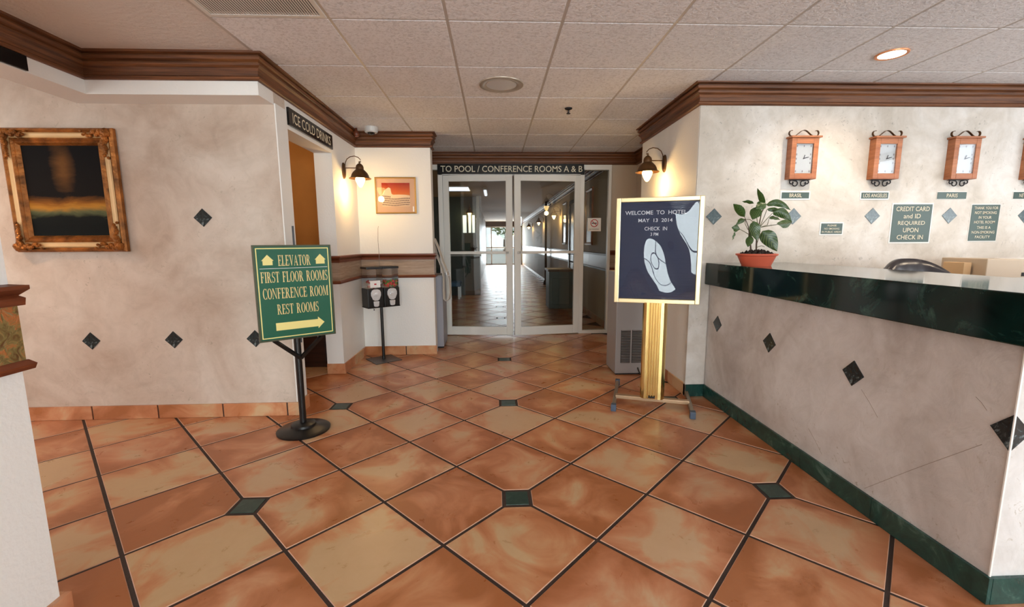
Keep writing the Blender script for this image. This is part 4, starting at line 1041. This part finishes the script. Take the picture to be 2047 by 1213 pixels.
# ================================================================== GREY COOLER UNIT
un = thing('air_cooler_cabinet', 'grey metal cabinet with louvred grille behind the letter board post', 'cabinet', (1.325, 4.13, 0))
MB().box(-0.195, 0.195, -0.16, 0.16, 0.012, 0.972).build('body', MT['grey'], un, bevel=0.006)
MB().box(-0.185, 0.185, -0.15, 0.15, 0, 0.012).build('plinth', MT['darkgap'], un)
for x0, x1 in ((-0.145, -0.055), (-0.040, 0.055)):
    MB().box(x0, x1, -0.1612, -0.155, 0.115, 0.430).build('grille_opening', MT['darkgap'], un)
    g = MB()
    for k in range(20):
        z = 0.121 + k * 0.0158
        g.add([(x0 + 0.003, -0.162, z), (x1 - 0.003, -0.162, z), (x1 - 0.003, -0.170, z + 0.007), (x0 + 0.003, -0.170, z + 0.007), (x0 + 0.003, -0.162, z + 0.009), (x1 - 0.003, -0.162, z + 0.009)], [(0, 1, 2, 3), (3, 2, 5, 4)])
    o = g.build('grille_slat', MT['grey'], un); o['kind'] = 'stuff'
cd = MB().tube([(1.345, 3.962, 0.07), (1.36, 3.93, 0.012), (1.40, 3.88, 0.006), (1.46, 3.80, 0.006), (1.53, 3.70, 0.006)], 0.006, 6)
tag(cd.build('power_cord', MT['black'], None, smooth=True), 'black power cord on the floor by the grey cabinet', 'cord')

# ================================================================== CEILING FITTINGS
vt = thing('ceiling_vent', 'white slatted air vent in the ceiling at upper left', 'vent', (-1.148, 2.189, H))
f_ = MB()
for b_ in ((-0.297, 0.297, -0.298, -0.272), (-0.297, 0.297, 0.272, 0.298), (-0.297, -0.272, -0.272, 0.272), (0.272, 0.297, -0.272, 0.272)): f_.box(b_[0], b_[1], b_[2], b_[3], -0.006, 0.015)
f_.build('frame', MT['metal_white'], vt, bevel=0.002)
MB().box(-0.28, 0.28, -0.28, 0.28, 0.010, 0.016).build('backing', MT['darkgap'], vt)
sl = MB()
for k in range(42):
    x = -0.268 + k * 0.0131; sl.add([(x, -0.272, 0.004), (x + 0.001, -0.272, -0.004), (x + 0.001, 0.272, -0.004), (x, 0.272, 0.004), (x + 0.0095, -0.272, -0.004), (x + 0.0095, 0.272, -0.004)], [(0, 1, 2, 3), (1, 4, 5, 2)])
o = sl.build('slat', MT['metal_white'], vt); o['kind'] = 'stuff'

dl = thing('recessed_light', 'unlit round recessed ceiling light in front of the glass doors', 'ceiling light', (0.068, 3.43, H))
MB().lathe([(0.165, 0.0), (0.163, -0.006), (0.150, -0.009), (0.120, -0.006), (0.110, 0.0)], (0, 0, -0.0035), 40).build('trim_ring', simple('satin_trim', (176, 164, 148), 0.3, 0.3), dl, smooth=True)
MB().lathe([(0.0, -0.004), (0.112, -0.004), (0.114, 0.0)], (0, 0, -0.0035), 36).build('lens', MT['lens'], dl, smooth=True)
dl2 = thing('recessed_light', 'lit round recessed downlight in the ceiling above reception', 'ceiling light', (2.505, 2.83, H))
MB().lathe([(0.088, -0.002), (0.086, -0.009), (0.074, -0.009), (0.068, -0.004)], (0, 0, -0.0035), 36).build('trim_ring', simple('copper_trim', (226, 150, 100), 0.3, 0.3), dl2, smooth=True)
MB().lathe([(0.0, -0.006), (0.070, -0.006), (0.072, -0.002)], (0, 0, -0.0035), 30).build('lens', MT['down'], dl2)
def spot(loc, power, color, size=2.2):
    l = bpy.data.lights.new('downlight', 'SPOT'); l.energy = power; l.color = color; l.spot_size = size; l.spot_blend = 0.8; l.shadow_soft_size = 0.06
    o = bpy.data.objects.new('downlight', l); o.location = loc; COL.objects.link(o)
spot((2.505, 2.83, H - 0.03), 38, (1.0, 0.80, 0.58), 2.6)
# more downlights outside the frame, above the reception desk and in the alcove at the left
for (x, y, lab, pw) in ((3.75, 2.3, 'lit recessed downlight farther right above reception', 34), (-3.6, 2.3, 'warm recessed downlight in the left alcove ceiling', 42)):
    c = copy_tree(dl2); c.location = (x, y, H); c['label'] = lab
    spot((x, y, H - 0.03), pw, (1.0, 0.62, 0.32) if x < 0 else (1.0, 0.80, 0.58), 2.6)

sp = thing('fire_sprinkler', 'small dark sprinkler head hanging from the ceiling', 'sprinkler', (0.663, 3.99, H))
MB().lathe([(0.0, 0.0), (0.034, 0.0), (0.030, -0.010), (0.012, -0.016), (0.0, -0.016)], (0, 0, -0.0035), 20).build('escutcheon', MT['iron'], sp, smooth=True)
MB().tube([(0, 0, -0.015), (0, 0, -0.048)], 0.006, 8).lathe([(0.0, -0.048), (0.018, -0.048), (0.018, -0.051), (0.0, -0.051)], (0, 0, 0), 14).tube([(-0.010, 0, -0.018), (-0.012, 0, -0.034), (0, 0, -0.048)], 0.002, 5).tube([(0.010, 0, -0.018), (0.012, 0, -0.034), (0, 0, -0.048)], 0.002, 5).build('nozzle', MT['iron'], sp)

sd = thing('security_camera', 'small white cylindrical ceiling camera near the left crown corner', 'camera', (-1.225, 4.66, H))
MB().lathe([(0.0, 0.0), (0.066, 0.0), (0.066, -0.042), (0.058, -0.055), (0.038, -0.056), (0.0, -0.056)], (0, 0, -0.002), 28).build('housing', simple('offwhite_plastic', (206, 206, 204), 0.35), sd, smooth=True)
MB().lathe([(0.0, -0.080), (0.018, -0.076), (0.034, -0.062), (0.036, -0.054), (0.0, -0.054)], (0, 0, -0.002), 20).build('dark_dome', MT['blackp'], sd, smooth=True)
k2 = MB(); k2.xf = Matrix.Translation((-1.385, 4.70, 2.355))
tag(k2.lathe([(0, 0.055), (0.010, 0.055), (0.012, 0.03), (0.028, 0.012), (0.032, -0.010), (0.022, -0.032), (0.0, -0.038)], (0, 0, 0), 16).build('motion_sensor', MT['wood_rail'], None, smooth=True), 'small brown sensor in the crown moulding corner', 'sensor')

# ================================================================== PLANT ON THE COUNTER
pl = thing('potted_plant', 'leafy variegated plant in a flared orange plastic pot on the counter', 'plant', (1.790, 2.93, 1.083))
MB().lathe([(0.0, 0.0), (0.090, 0.0), (0.092, 0.006), (0.118, 0.066), (0.128, 0.070), (0.130, 0.080), (0.122, 0.082), (0.112, 0.070), (0.0, 0.066)], (0, 0, 0), 36).build('pot', MT['pot'], pl, smooth=True)
so = MB()
for k in range(90):
    a = random.uniform(0, 2 * PI); r_ = 0.10 * math.sqrt(random.random()); s_ = random.uniform(0.008, 0.018)
    so.lathe([(0, -s_), (s_, 0), (0, s_)], (r_ * math.cos(a), r_ * math.sin(a), 0.070 + 0.028 * (1 - (r_ / 0.11) ** 2)), 6)
o = so.build('soil', MT['soil'], pl); o['kind'] = 'stuff'
def PC(x, y, dy=0.0):      # a position measured on a 1213 px close-up, in metres beside the pot
    px = 1440 + x / 6.739; py = 370 + y / 6.739
    return Vector(((px - 1517 - 0.075 * (532 - py)) / 296.0, dy, (532 - py) / 296.0 - 0.004))
def leaf_mesh(base, tip, width, arch=0.02, twist=0.0, fold=0.25):
    base = Vector(base); tip = Vector(tip); d = tip - base; L = d.length; dn = d.normalized()
    view = Vector((-0.52, -0.85, 0.08)).normalized(); side = dn.cross(view).normalized(); nrm = side.cross(dn).normalized()
    side = (side * math.cos(twist) + nrm * math.sin(twist)).normalized(); nrm = side.cross(dn).normalized()
    me = bpy.data.meshes.new('leaf'); vs = []; fs = []; uv = []
    n = 9
    for i in range(n + 1):
        t = i / n; wv = width / 2 * (math.sin(PI * min(1, t ** 0.75)) ** 0.8 if 0 < t < 1 else 0.02)
        c = base + d * t + Vector((0, 0, 1)) * arch * math.sin(PI * t)
        for q in (-1, -0.5, 0, 0.5, 1):
            vs.append(c + side * q * wv + nrm * (-abs(q)) * wv * fold + nrm * 0.004 * math.sin(t * 14 + q * 3) * abs(q)); uv.append((q, t))
    for i in range(n):
        for j in range(4):
            a = i * 5 + j; fs.append((a, a + 1, a + 6, a + 5))
    me.from_pydata([tuple(v) for v in vs], [], fs)
    l_ = me.uv_layers.new(name='UVMap')
    for p in me.polygons:
        p.use_smooth = True
        for li in p.loop_indices: l_.data[li].uv = uv[me.loops[li].vertex_index]
    me.materials.append(MT['leaf'])
    return me
P6 = 6.739 * 296.0
LV = [((635, 280), (505, 65), 66, 0.0, 0.3, 0.0, -0.03), ((345, 435), (160, 270), 95, 0.01, 0.1, -0.02, -0.05), ((530, 250), (390, 220), 45, 0.005, 0.6, 0.03, 0.05),
      ((640, 262), (470, 330), 110, 0.01, 0.0, -0.02, -0.04), ((520, 300), (415, 470), 130, 0.0, 0.0, -0.03, -0.05), ((665, 270), (975, 345), 85, 0.035, 0.0, 0.0, -0.02),
      ((700, 325), (955, 395), 60, 0.01, 0.2, 0.02, 0.0), ((735, 370), (965, 500), 115, 0.03, 0.0, -0.02, -0.04), ((965, 505), (735, 520), 100, -0.01, 0.0, -0.04, -0.06),
      ((585, 620), (738, 890), 175, 0.015, 0.0, -0.02, -0.06), ((430, 490), (450, 745), 120, 0.0, 0.1, -0.05, -0.07), ((535, 570), (440, 700), 85, 0.0, 0.2, 0.0, 0.02),
      ((415, 680), (350, 830), 85, 0.0, 0.0, -0.03, -0.05), ((300, 590), (170, 570), 85, 0.0, 0.0, 0.0, -0.02), ((238, 630), (195, 740), 30, 0.0, 0.7, 0.0, 0.0),
      ((400, 460), (245, 540), 60, 0.01, 0.3, 0.02, 0.0), ((510, 700), (478, 775), 55, 0.0, 0.2, 0.04, 0.05), ((745, 440), (900, 470), 50, 0.01, 0.4, 0.03, 0.03)]
for (a, b_, w, ar_, tw, y0, y1) in LV:
    lo = bpy.data.objects.new('leaf', leaf_mesh(PC(*a, y0), PC(*b_, y1), w * 1.12 / P6, ar_ * 0.8, tw)); COL.objects.link(lo); lo.parent = pl
st = [[(450, 880, 0), (430, 740, -0.01), (405, 560, -0.01), (345, 440, -0.02)], [(525, 880, 0), (530, 740, 0), (555, 590, 0), (590, 400, 0), (635, 278, 0)], [(560, 590, 0), (600, 380, 0), (665, 268, 0)],
      [(575, 560, 0), (640, 420, 0), (700, 328, 0.02)], [(580, 560, 0), (660, 460, -0.01), (735, 375, -0.02)], [(580, 570, 0), (680, 540, 0), (745, 440, 0.03)], [(580, 570, 0), (700, 545, -0.04), (800, 530, -0.06), (960, 505, -0.05)],
      [(405, 660, -0.01), (360, 625, 0), (300, 595, 0)], [(555, 590, 0), (500, 500, 0.01), (440, 465, 0.0), (400, 460, 0.02)], [(545, 560, 0), (530, 400, 0), (520, 300, -0.03)], [(300, 595, 0), (238, 628, 0)], [(400, 600, -0.01), (360, 520, -0.01), (400, 460, 0.02)],
      [(530, 800, 0), (560, 680, -0.01), (588, 622, -0.02)], [(520, 840, 0), (600, 815, 0), (640, 830, 0)]]
for k, s_ in enumerate(st):
    MB().tube([PC(x, y, dy) for x, y, dy in s_], 0.0055 if k < 2 else 0.0024, 6, taper=0.002 if k < 2 else 0.0018).build('stem', MT['bark'] if k < 2 else MT['stem'], pl, smooth=True)

# ================================================================== BEHIND THE COUNTER
ch = thing('office_chair', 'black leather office chair back rising behind the counter', 'chair', (2.665, 2.68, 0), 0)
bk = MB(); nx, nz = 20, 14
def chp(u, v, s):     # u -1..1, v 0..1
    w = 0.30 * (1 - 0.20 * max(0, v - 0.55) ** 1.2 / 0.45)
    zz = 0.52 + 0.612 * v - 0.13 * (abs(u) ** 2.4) * v ** 3
    groove = 0.006 * sum(math.exp(-((u - g) / 0.035) ** 2) for g in (-0.36, 0.36, -0.30, 0.30))
    th = 0.050 * (1 - 0.8 * max(abs(u) ** 6, max(0, (v - 0.82) / 0.18) ** 2)) + 0.006
    return (u * w, 0.10 * u * u * -1 + (-s * (th - groove if s > 0 else th)) + 0.05 * v, zz)
for s in (1, -1):
    for j in range(nz + 1):
        for i in range(nx + 1): bk.v.append(chp(-1 + 2 * i / nx, j / nz, s))
n_ = (nx + 1) * (nz + 1)
for s in (0, 1):
    for j in range(nz):
        for i in range(nx):
            a = s * n_ + j * (nx + 1) + i; bk.f.append((a, a + 1, a + nx + 2, a + nx + 1)); bk.mi.append(0)
edge = [i for i in range(nx + 1)] + [(j + 1) * (nx + 1) + nx for j in range(nz)] + [nz * (nx + 1) + i for i in range(nx - 1, -1, -1)] + [j * (nx + 1) for j in range(nz - 1, 0, -1)]
for k in range(len(edge)):
    a, c_ = edge[k], edge[(k + 1) % len(edge)]; bk.f.append((a, c_, c_ + n_, a + n_)); bk.mi.append(0)
bk.build('backrest', MT['leather'], ch, smooth=True, angle=1.2)
MB().box(-0.25, 0.25, -0.48, 0.0, 0.42, 0.52).build('seat', MT['leather'], ch, bevel=0.03, smooth=True)
MB().tube([(0, -0.22, 0.08), (0, -0.22, 0.42)], 0.03, 12).build('gas_lift', MT['black'], ch)
for k in range(5):
    a = k * 2 * PI / 5; MB().tube([(0, -0.22, 0.10), (0.28 * math.cos(a), -0.22 + 0.28 * math.sin(a), 0.06)], 0.022, 8, taper=0.014).lathe([(0, 0), (0.02, 0.005), (0.028, 0.028), (0.02, 0.05), (0, 0.055)], (0.28 * math.cos(a), -0.22 + 0.28 * math.sin(a), 0), 12).build('leg', MT['black'], ch)
dk = thing('back_desk', 'low desk against the reception wall behind the counter', 'desk', (3.85, 3.05, 0))
MB().box(-0.75, 1.3, -0.32, 0.31, 0.85, 0.88).build('desk_top', MT['beige'], dk, bevel=0.003)
for x in (-0.72, 1.27): MB().box(x - 0.015, x + 0.015, -0.28, 0.28, 0, 0.85).build('side_panel', MT['beige'], dk)
pr = thing('printer', 'beige office printer with a sloped front behind the counter', 'printer', (3.46, 2.93, 0.88))
MB().prism([(-0.19, 0.0), (0.17, 0.0), (0.19, 0.02), (0.19, 0.215), (0.15, 0.235), (-0.14, 0.243), (-0.19, 0.243)], -0.15, 0.15).build('body', MT['beige'], pr, bevel=0.006)
MB().box(0.06, 0.12, -0.152, -0.148, 0.125, 0.150).build('paper_slot', MT['darkgap'], pr)
bxo = thing('paper_tray', 'white paper tray at the far right edge behind counter', 'tray', (3.84, 2.93, 0.88))
MB().box(-0.17, 0.17, -0.15, 0.15, 0, 0.12).build('lower_tray', MT['white_p'], bxo, bevel=0.004)
MB().box(-0.17, 0.17, -0.15, 0.15, 0.125, 0.235).build('upper_tray', MT['white_p'], bxo, bevel=0.004)
tag(MB().box(3.20, 3.255, 2.86, 3.0, 0.88, 1.095).build('cardboard_box', simple('cardboard', (206, 170, 128), 0.8), None, bevel=0.003), 'small tan cardboard box left of the printer', 'box')

# ================================================================== NICHE LEFT OF THE DOORS
cb = thing('grey_cabinet', 'narrow grey cabinet in the niche left of the glass doors', 'cabinet', (-0.76, 5.34, 0))
MB().box(-0.15, 0.15, -0.20, 0.20, 0.02, 0.858).build('body', simple('violet_grey_enamel', (150, 148, 156), 0.45), cb, bevel=0.005)
MB().box(-0.155, 0.155, -0.205, 0.205, 0.858, 0.872).build('top', MT['grey'], cb, bevel=0.003)
MB().box(-0.14, 0.14, -0.19, 0.19, 0, 0.02).build('plinth', MT['darkgap'], cb)
stp = thing('carry_strap', 'wide pale strap with a metal ring hanging by the left door leaf', 'strap', (-0.66, 5.10, 0.9))
MB().ribbon([(-0.02, 0.0, 0.40), (0.02, 0.0, 0.30), (0.07, 0.0, 0.14), (0.115, 0.0, 0.02), (0.14, 0.0, -0.08), (0.145, 0.0, -0.22), (0.13, 0.0, -0.30), (0.10, 0.0, -0.325), (0.075, 0.0, -0.30), (0.07, 0.0, -0.20), (0.075, 0.0, -0.05), (0.06, 0.0, 0.05), (0.0, 0.0, 0.22), (-0.03, 0.0, 0.36)], 0.06, 0.006, (0.25, 1, 0)).build('webbing', simple('pale_webbing', (208, 200, 190), 0.6), stp, smooth=True)
rg = MB()
rg.tube([(0.125 + 0.022 * math.cos(a), -0.02, 0.0 + 0.028 * math.sin(a)) for a in [2 * PI * k / 14 for k in range(15)]], 0.004, 6)
rg.build('ring', MT['steel'], stp, smooth=True)
MB().tube([(-0.03, 0.04, 0.39), (-0.03, -0.085, 0.39)], 0.006, 8).build('hook', MT['steel'], stp)

# ================================================================== DRINKS ROOM
cab = thing('dark_cabinet', 'dark wooden cabinet low down inside the drinks doorway', 'cabinet', (-2.15, 4.60, 0))
MB().box(-0.52, 0.48, -0.19, 0.19, 0.0, 0.62).build('body', MT['darkwood'], cab, bevel=0.004)
for x in (-0.26, 0.22): 
    d_ = MB().box(x - 0.21, x + 0.21, -0.205, -0.19, 0.06, 0.58).build('door', MT['darkwood'], cab, bevel=0.003)
    MB().tube([(x + 0.15, -0.215, 0.30), (x + 0.15, -0.215, 0.40)], 0.005, 6).build('handle', MT['steel'], d_)
point('drinks_room_lamp', (-2.3, 3.9, 2.2), 9, (1.0, 0.72, 0.38), 0.12)

# ================================================================== CORRIDOR
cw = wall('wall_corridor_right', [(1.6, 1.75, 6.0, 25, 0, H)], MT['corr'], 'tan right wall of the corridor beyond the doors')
cl = wall('wall_corridor_left', [(-1.9, -1.75, 6.0, 11.5, 0, H), (-1.9, -0.45, 11.5, 11.6, 0, 1.50), (-1.9, -0.45, 11.5, 11.6, 1.95, H), (-1.9, -0.80, 11.5, 11.6, 1.50, 1.95), (-0.49, -0.45, 11.5, 11.6, 1.50, 1.95), (-0.70, -0.655, 11.5, 11.6, 1.50, 1.95), (-0.585, -0.56, 11.5, 11.6, 1.50, 1.95)], MT['darkgreen'], 'dark green partition wall with three narrow windows')
cl2 = wall('wall_corridor_far_left', [(-0.6, -0.45, 11.6, 25, 0, H)], MT['darkwood'], 'brown left wall of the far corridor')
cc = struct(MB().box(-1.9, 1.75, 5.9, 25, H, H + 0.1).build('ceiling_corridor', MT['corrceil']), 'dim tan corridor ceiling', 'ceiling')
we = wall('wall_corridor_end', [(-0.6, 1.75, 25, 25.1, 2.14, H), (-0.6, -0.48, 25, 25.1, 0, 2.14), (1.585, 1.75, 25, 25.1, 0, 2.14)], MT['darkwood'], 'brown surround of the exit doors at the corridor end')
ef = MB()
for x in (-0.46, -0.144, 0.69, 1.56): ef.box(x - 0.03, x + 0.03, 24.98, 25.06, 0, 2.14)
for z in (0.02, 0.95, 2.11): ef.box(-0.48, 1.58, 24.98, 25.06, z - 0.03, z + 0.03)
ed = struct(ef.build('door_3', MT['door_white']), 'glazed exit doors at the far end of the corridor', 'door')
MB().box(-0.46, 1.56, 25.02, 25.03, 0.05, 2.1).build('pane', MT['glass'], ed)
w2 = MB()
for a, c_ in ((-0.80, -0.70), (-0.655, -0.585), (-0.56, -0.49)): w2.box(a, c_, 11.54, 11.55, 1.50, 1.95)
w2o = struct(w2.build('window_2', emit('lit_window_glass', (220, 235, 235), 0.9)), 'three narrow bright windows in the green partition', 'window')
struct(MB().sweep([(1.6, 25), (1.6, 6.0)], CP).build('trim_8', MT['wood']), 'dark crown moulding along the corridor right wall', 'moulding')
t9 = struct(MB().sweep([(1.6, 25), (1.6, 6.0)], [(0, 0.86), (0.008, 0.86), (0.008, 1.05), (0, 1.05)]).build('trim_9', simple('pale_rail_sheen', (206, 204, 214), 0.18)), 'glossy chair rail band along the corridor, its reflection painted pale', 'chair rail')  # the rail's bright reflection is put into the pale colour
MB().sweep([(1.6, 25), (1.6, 6.0)], [(0, 1.05), (0.022, 1.05), (0.024, 1.08), (0, 1.085)]).build('upper_rail', MT['darkwood'], t9)
MB().sweep([(1.6, 25), (1.6, 6.0)], [(0, 0.835), (0.02, 0.835), (0.02, 0.862), (0, 0.862)]).build('lower_rail', MT['darkwood'], t9)
struct(MB().sweep([(1.6, 25), (1.6, 6.0)], [(0, 0), (0.012, 0), (0.012, 0.1), (0, 0.1)]).build('baseboard_corridor', MT['terra']), 'terracotta skirting along the corridor', 'baseboard')
for y, label in ((7.35, 'tall framed picture on the corridor wall behind the sidelight'), (9.9, 'tall dark framed mirror beyond the corridor door')):
    pc = thing('corridor_picture', label, 'picture', (1.6, y, 1.66), -PI / 2)
    frame_sweep(0.52, 0.92, [(0, 0), (0, 0.025), (0.02, 0.03), (0.045, 0.02), (0.045, 0)]).build('frame', MT['clockwood'] if y < 8 else MT['darkwood'], pc)
    MB().box(-0.22, 0.22, -0.014, 0, -0.42, 0.42).build('picture_glass', simple('picture_print', (150, 140, 130) if y < 8 else (170, 176, 186), 0.12, 0.3), pc)
cdx = bpy.data.objects.new('door_4', None); COL.objects.link(cdx); cdx.location = (1.6, 8.75, 0); cdx.rotation_euler = (0, 0, -PI / 2)
struct(cdx, 'dark framed side door on the corridor right wall', 'door')
MB().box(-0.42, 0.42, -0.02, 0, 0.01, 2.0).build('door_panel', simple('pale_blue_door', (160, 170, 190), 0.3), cdx)
MB().box(-0.50, -0.42, -0.035, 0, 0, 2.08).box(0.42, 0.50, -0.035, 0, 0, 2.08).box(-0.42, 0.42, -0.035, 0, 2.0, 2.08).build('door_frame', MT['black'], cdx)
MB().tube([(-0.36, -0.02, 1.0), (-0.36, -0.06, 1.0), (-0.26, -0.06, 1.0)], 0.01, 8).build('handle', MT['iron'], cdx)
po = thing('corridor_post', 'dark slender post against the corridor wall beyond the bin', 'post', (1.52, 12.9, 0))
MB().lathe([(0, 0), (0.07, 0), (0.06, 0.10), (0.035, 0.14), (0.03, 2.41), (0, 2.41)], (0, 0, 0), 14).build('shaft', MT['darkwood'], po, smooth=True)

bn = thing('waste_bin', 'grey green waste bin with framed panels inside the corridor', 'bin', (1.25, 8.40, 0))
MB().box(-0.225, 0.225, -0.25, 0.25, 0.0, 0.70).build('body', MT['greengrey'], bn, bevel=0.006)
MB().box(-0.245, 0.245, -0.27, 0.27, 0.70, 0.745).build('lid', simple('brown_lid', (120, 88, 62), 0.4), bn, bevel=0.01)
frame_sweep(0.36, 0.52, [(0, 0), (0, 0.008), (0.012, 0.010), (0.018, 0.0)]).build('front_panel', MT['greengrey'], bn).location = (0, -0.25, 0.33)

bc = thing('green_bar_counter', 'dark green counter with pale top beyond the left door leaf', 'counter', (-0.68, 10.75, 0))
MB().box(-0.34, 0.34, -0.30, 0.30, 0.0, 0.93).build('body', MT['darkgreen'], bc, bevel=0.004)
MB().box(-0.38, 0.38, -0.34, 0.34, 0.93, 0.97).build('top', simple('pale_counter_top', (170, 170, 168), 0.25), bc, bevel=0.004)
pst = thing('white_post', 'white post at the right end of the green counter', 'post', (-0.40, 11.3, 0))
MB().box(-0.035, 0.035, -0.035, 0.035, 0, H).build('shaft', MT['door_white'], pst)
MB().box(-0.05, 0.05, -0.05, 0.05, 1.82, 1.87).build('collar', MT['door_white'], pst)
be = thing('blue_bench', 'low bench with a blue vinyl seat beside the green counter', 'bench', (-1.10, 9.9, 0))
MB().box(-0.40, 0.35, -0.22, 0.22, 0.28, 0.38).build('seat', MT['blue'], be, bevel=0.02)
for x in (-0.36, 0.31):
    for y in (-0.18, 0.18): MB().box(x - 0.02, x + 0.02, y - 0.02, y + 0.02, 0, 0.28).build('leg', MT['steel'], be)
MB().tube([(-0.36, 0.2, 0.38), (-0.36, 0.24, 1.0), (-0.30, 0.26, 1.25)], 0.014, 8).tube([(0.02, 0.2, 0.38), (-0.02, 0.24, 0.80), (-0.15, 0.26, 1.15)], 0.014, 8).build('back_tube', MT['steel'], be, smooth=True)
ip = thing('dark_potted_plant', 'small dark plant silhouetted on the green counter', 'plant', (-0.50, 10.8, 0.97))
MB().lathe([(0, 0), (0.04, 0), (0.055, 0.09), (0.045, 0.09), (0, 0.08)], (0, 0, 0), 14).build('pot', MT['black'], ip, smooth=True)
for k in range(9):
    a = k * 0.7; me = leaf_mesh((0, 0, 0.09), (0.10 * math.cos(a), 0.06 * math.sin(a), 0.16 + 0.02 * (k % 4)), 0.05, 0.03); me.materials.clear(); me.materials.append(MT['darkgreen'])
    lo = bpy.data.objects.new('leaf', me); COL.objects.link(lo); lo.parent = ip
fl = thing('reflection_panel', 'added glowing corridor ceiling panel in place of a reflection in the door glass', 'ceiling light', (-0.80, 9.6, H))  # added panel stands in for a bright rectangle reflected in the door glass
MB().box(-0.30, 0.30, -0.35, 0.35, -0.03, 0).build('housing', MT['metal_white'], fl)
MB().box(-0.28, 0.28, -0.33, 0.33, -0.034, -0.029).build('diffuser', MT['tube'], fl)
fl2 = thing('fluorescent_tube', 'thin lit tube light on the corridor ceiling', 'ceiling light', (-0.18, 10.2, H))
MB().box(-0.04, 0.04, -0.6, 0.6, -0.045, 0).build('housing', MT['metal_white'], fl2)
MB().box(-0.02, 0.02, -0.57, 0.57, -0.055, -0.044).build('diffuser', MT['tube'], fl2)

# ================================================================== OUTSIDE
struct(MB().box(-40, 40, 25.1, 90, -0.2, -0.05).box(-40, 40, -60, -5.4, -0.2, -0.05).build('ground', MT['concrete']), 'pale paving outside the building', 'ground')
rnd = random.Random(21)
for k, (x, y, h_) in enumerate(((-3.0, 44, 4.5), (1.2, 52, 5.0), (4.5, 46, 4.2), (-6.0, -16, 5.5), (2.5, -20, 5.0), (8.0, -15, 6.0))):
    tr = thing('tree', ['leafy tree outside at the left behind the exit doors', 'leafy tree outside centred behind the exit doors', 'leafy tree outside at the right behind the exit doors', 'tree outside left of the storefront', 'tree outside facing the storefront', 'tree outside right of the storefront'][k], 'tree', (x, y, -0.05), 0, 'trees outside')
    MB().tube([(0, 0, 0), (0.05, 0.02, h_ * 0.5)], 0.16, 8, taper=0.09).build('trunk', MT['bark'], tr)
    cr = MB()
    for q in range(260):
        a = rnd.uniform(0, 2 * PI); ph = math.acos(rnd.uniform(-1, 1)); R_ = h_ * 0.34 * rnd.uniform(0.55, 1.0)
        c = Vector((R_ * math.sin(ph) * math.cos(a), R_ * math.sin(ph) * math.sin(a), h_ * 0.68 + R_ * 0.9 * math.cos(ph)))
        s_ = rnd.uniform(0.15, 0.34); e1 = Vector((rnd.uniform(-1, 1), rnd.uniform(-1, 1), rnd.uniform(-1, 1))).normalized(); e2 = e1.cross(Vector((rnd.random(), rnd.random(), 1))).normalized()
        cr.add([c - e1 * s_, c - e2 * s_ * 0.6, c + e1 * s_, c + e2 * s_ * 0.6], [(0, 1, 2, 3)])
    o = cr.build('foliage', MT['lvs'], tr); o['kind'] = 'stuff'
print('floor tiles', count, 'objects', len(bpy.data.objects))
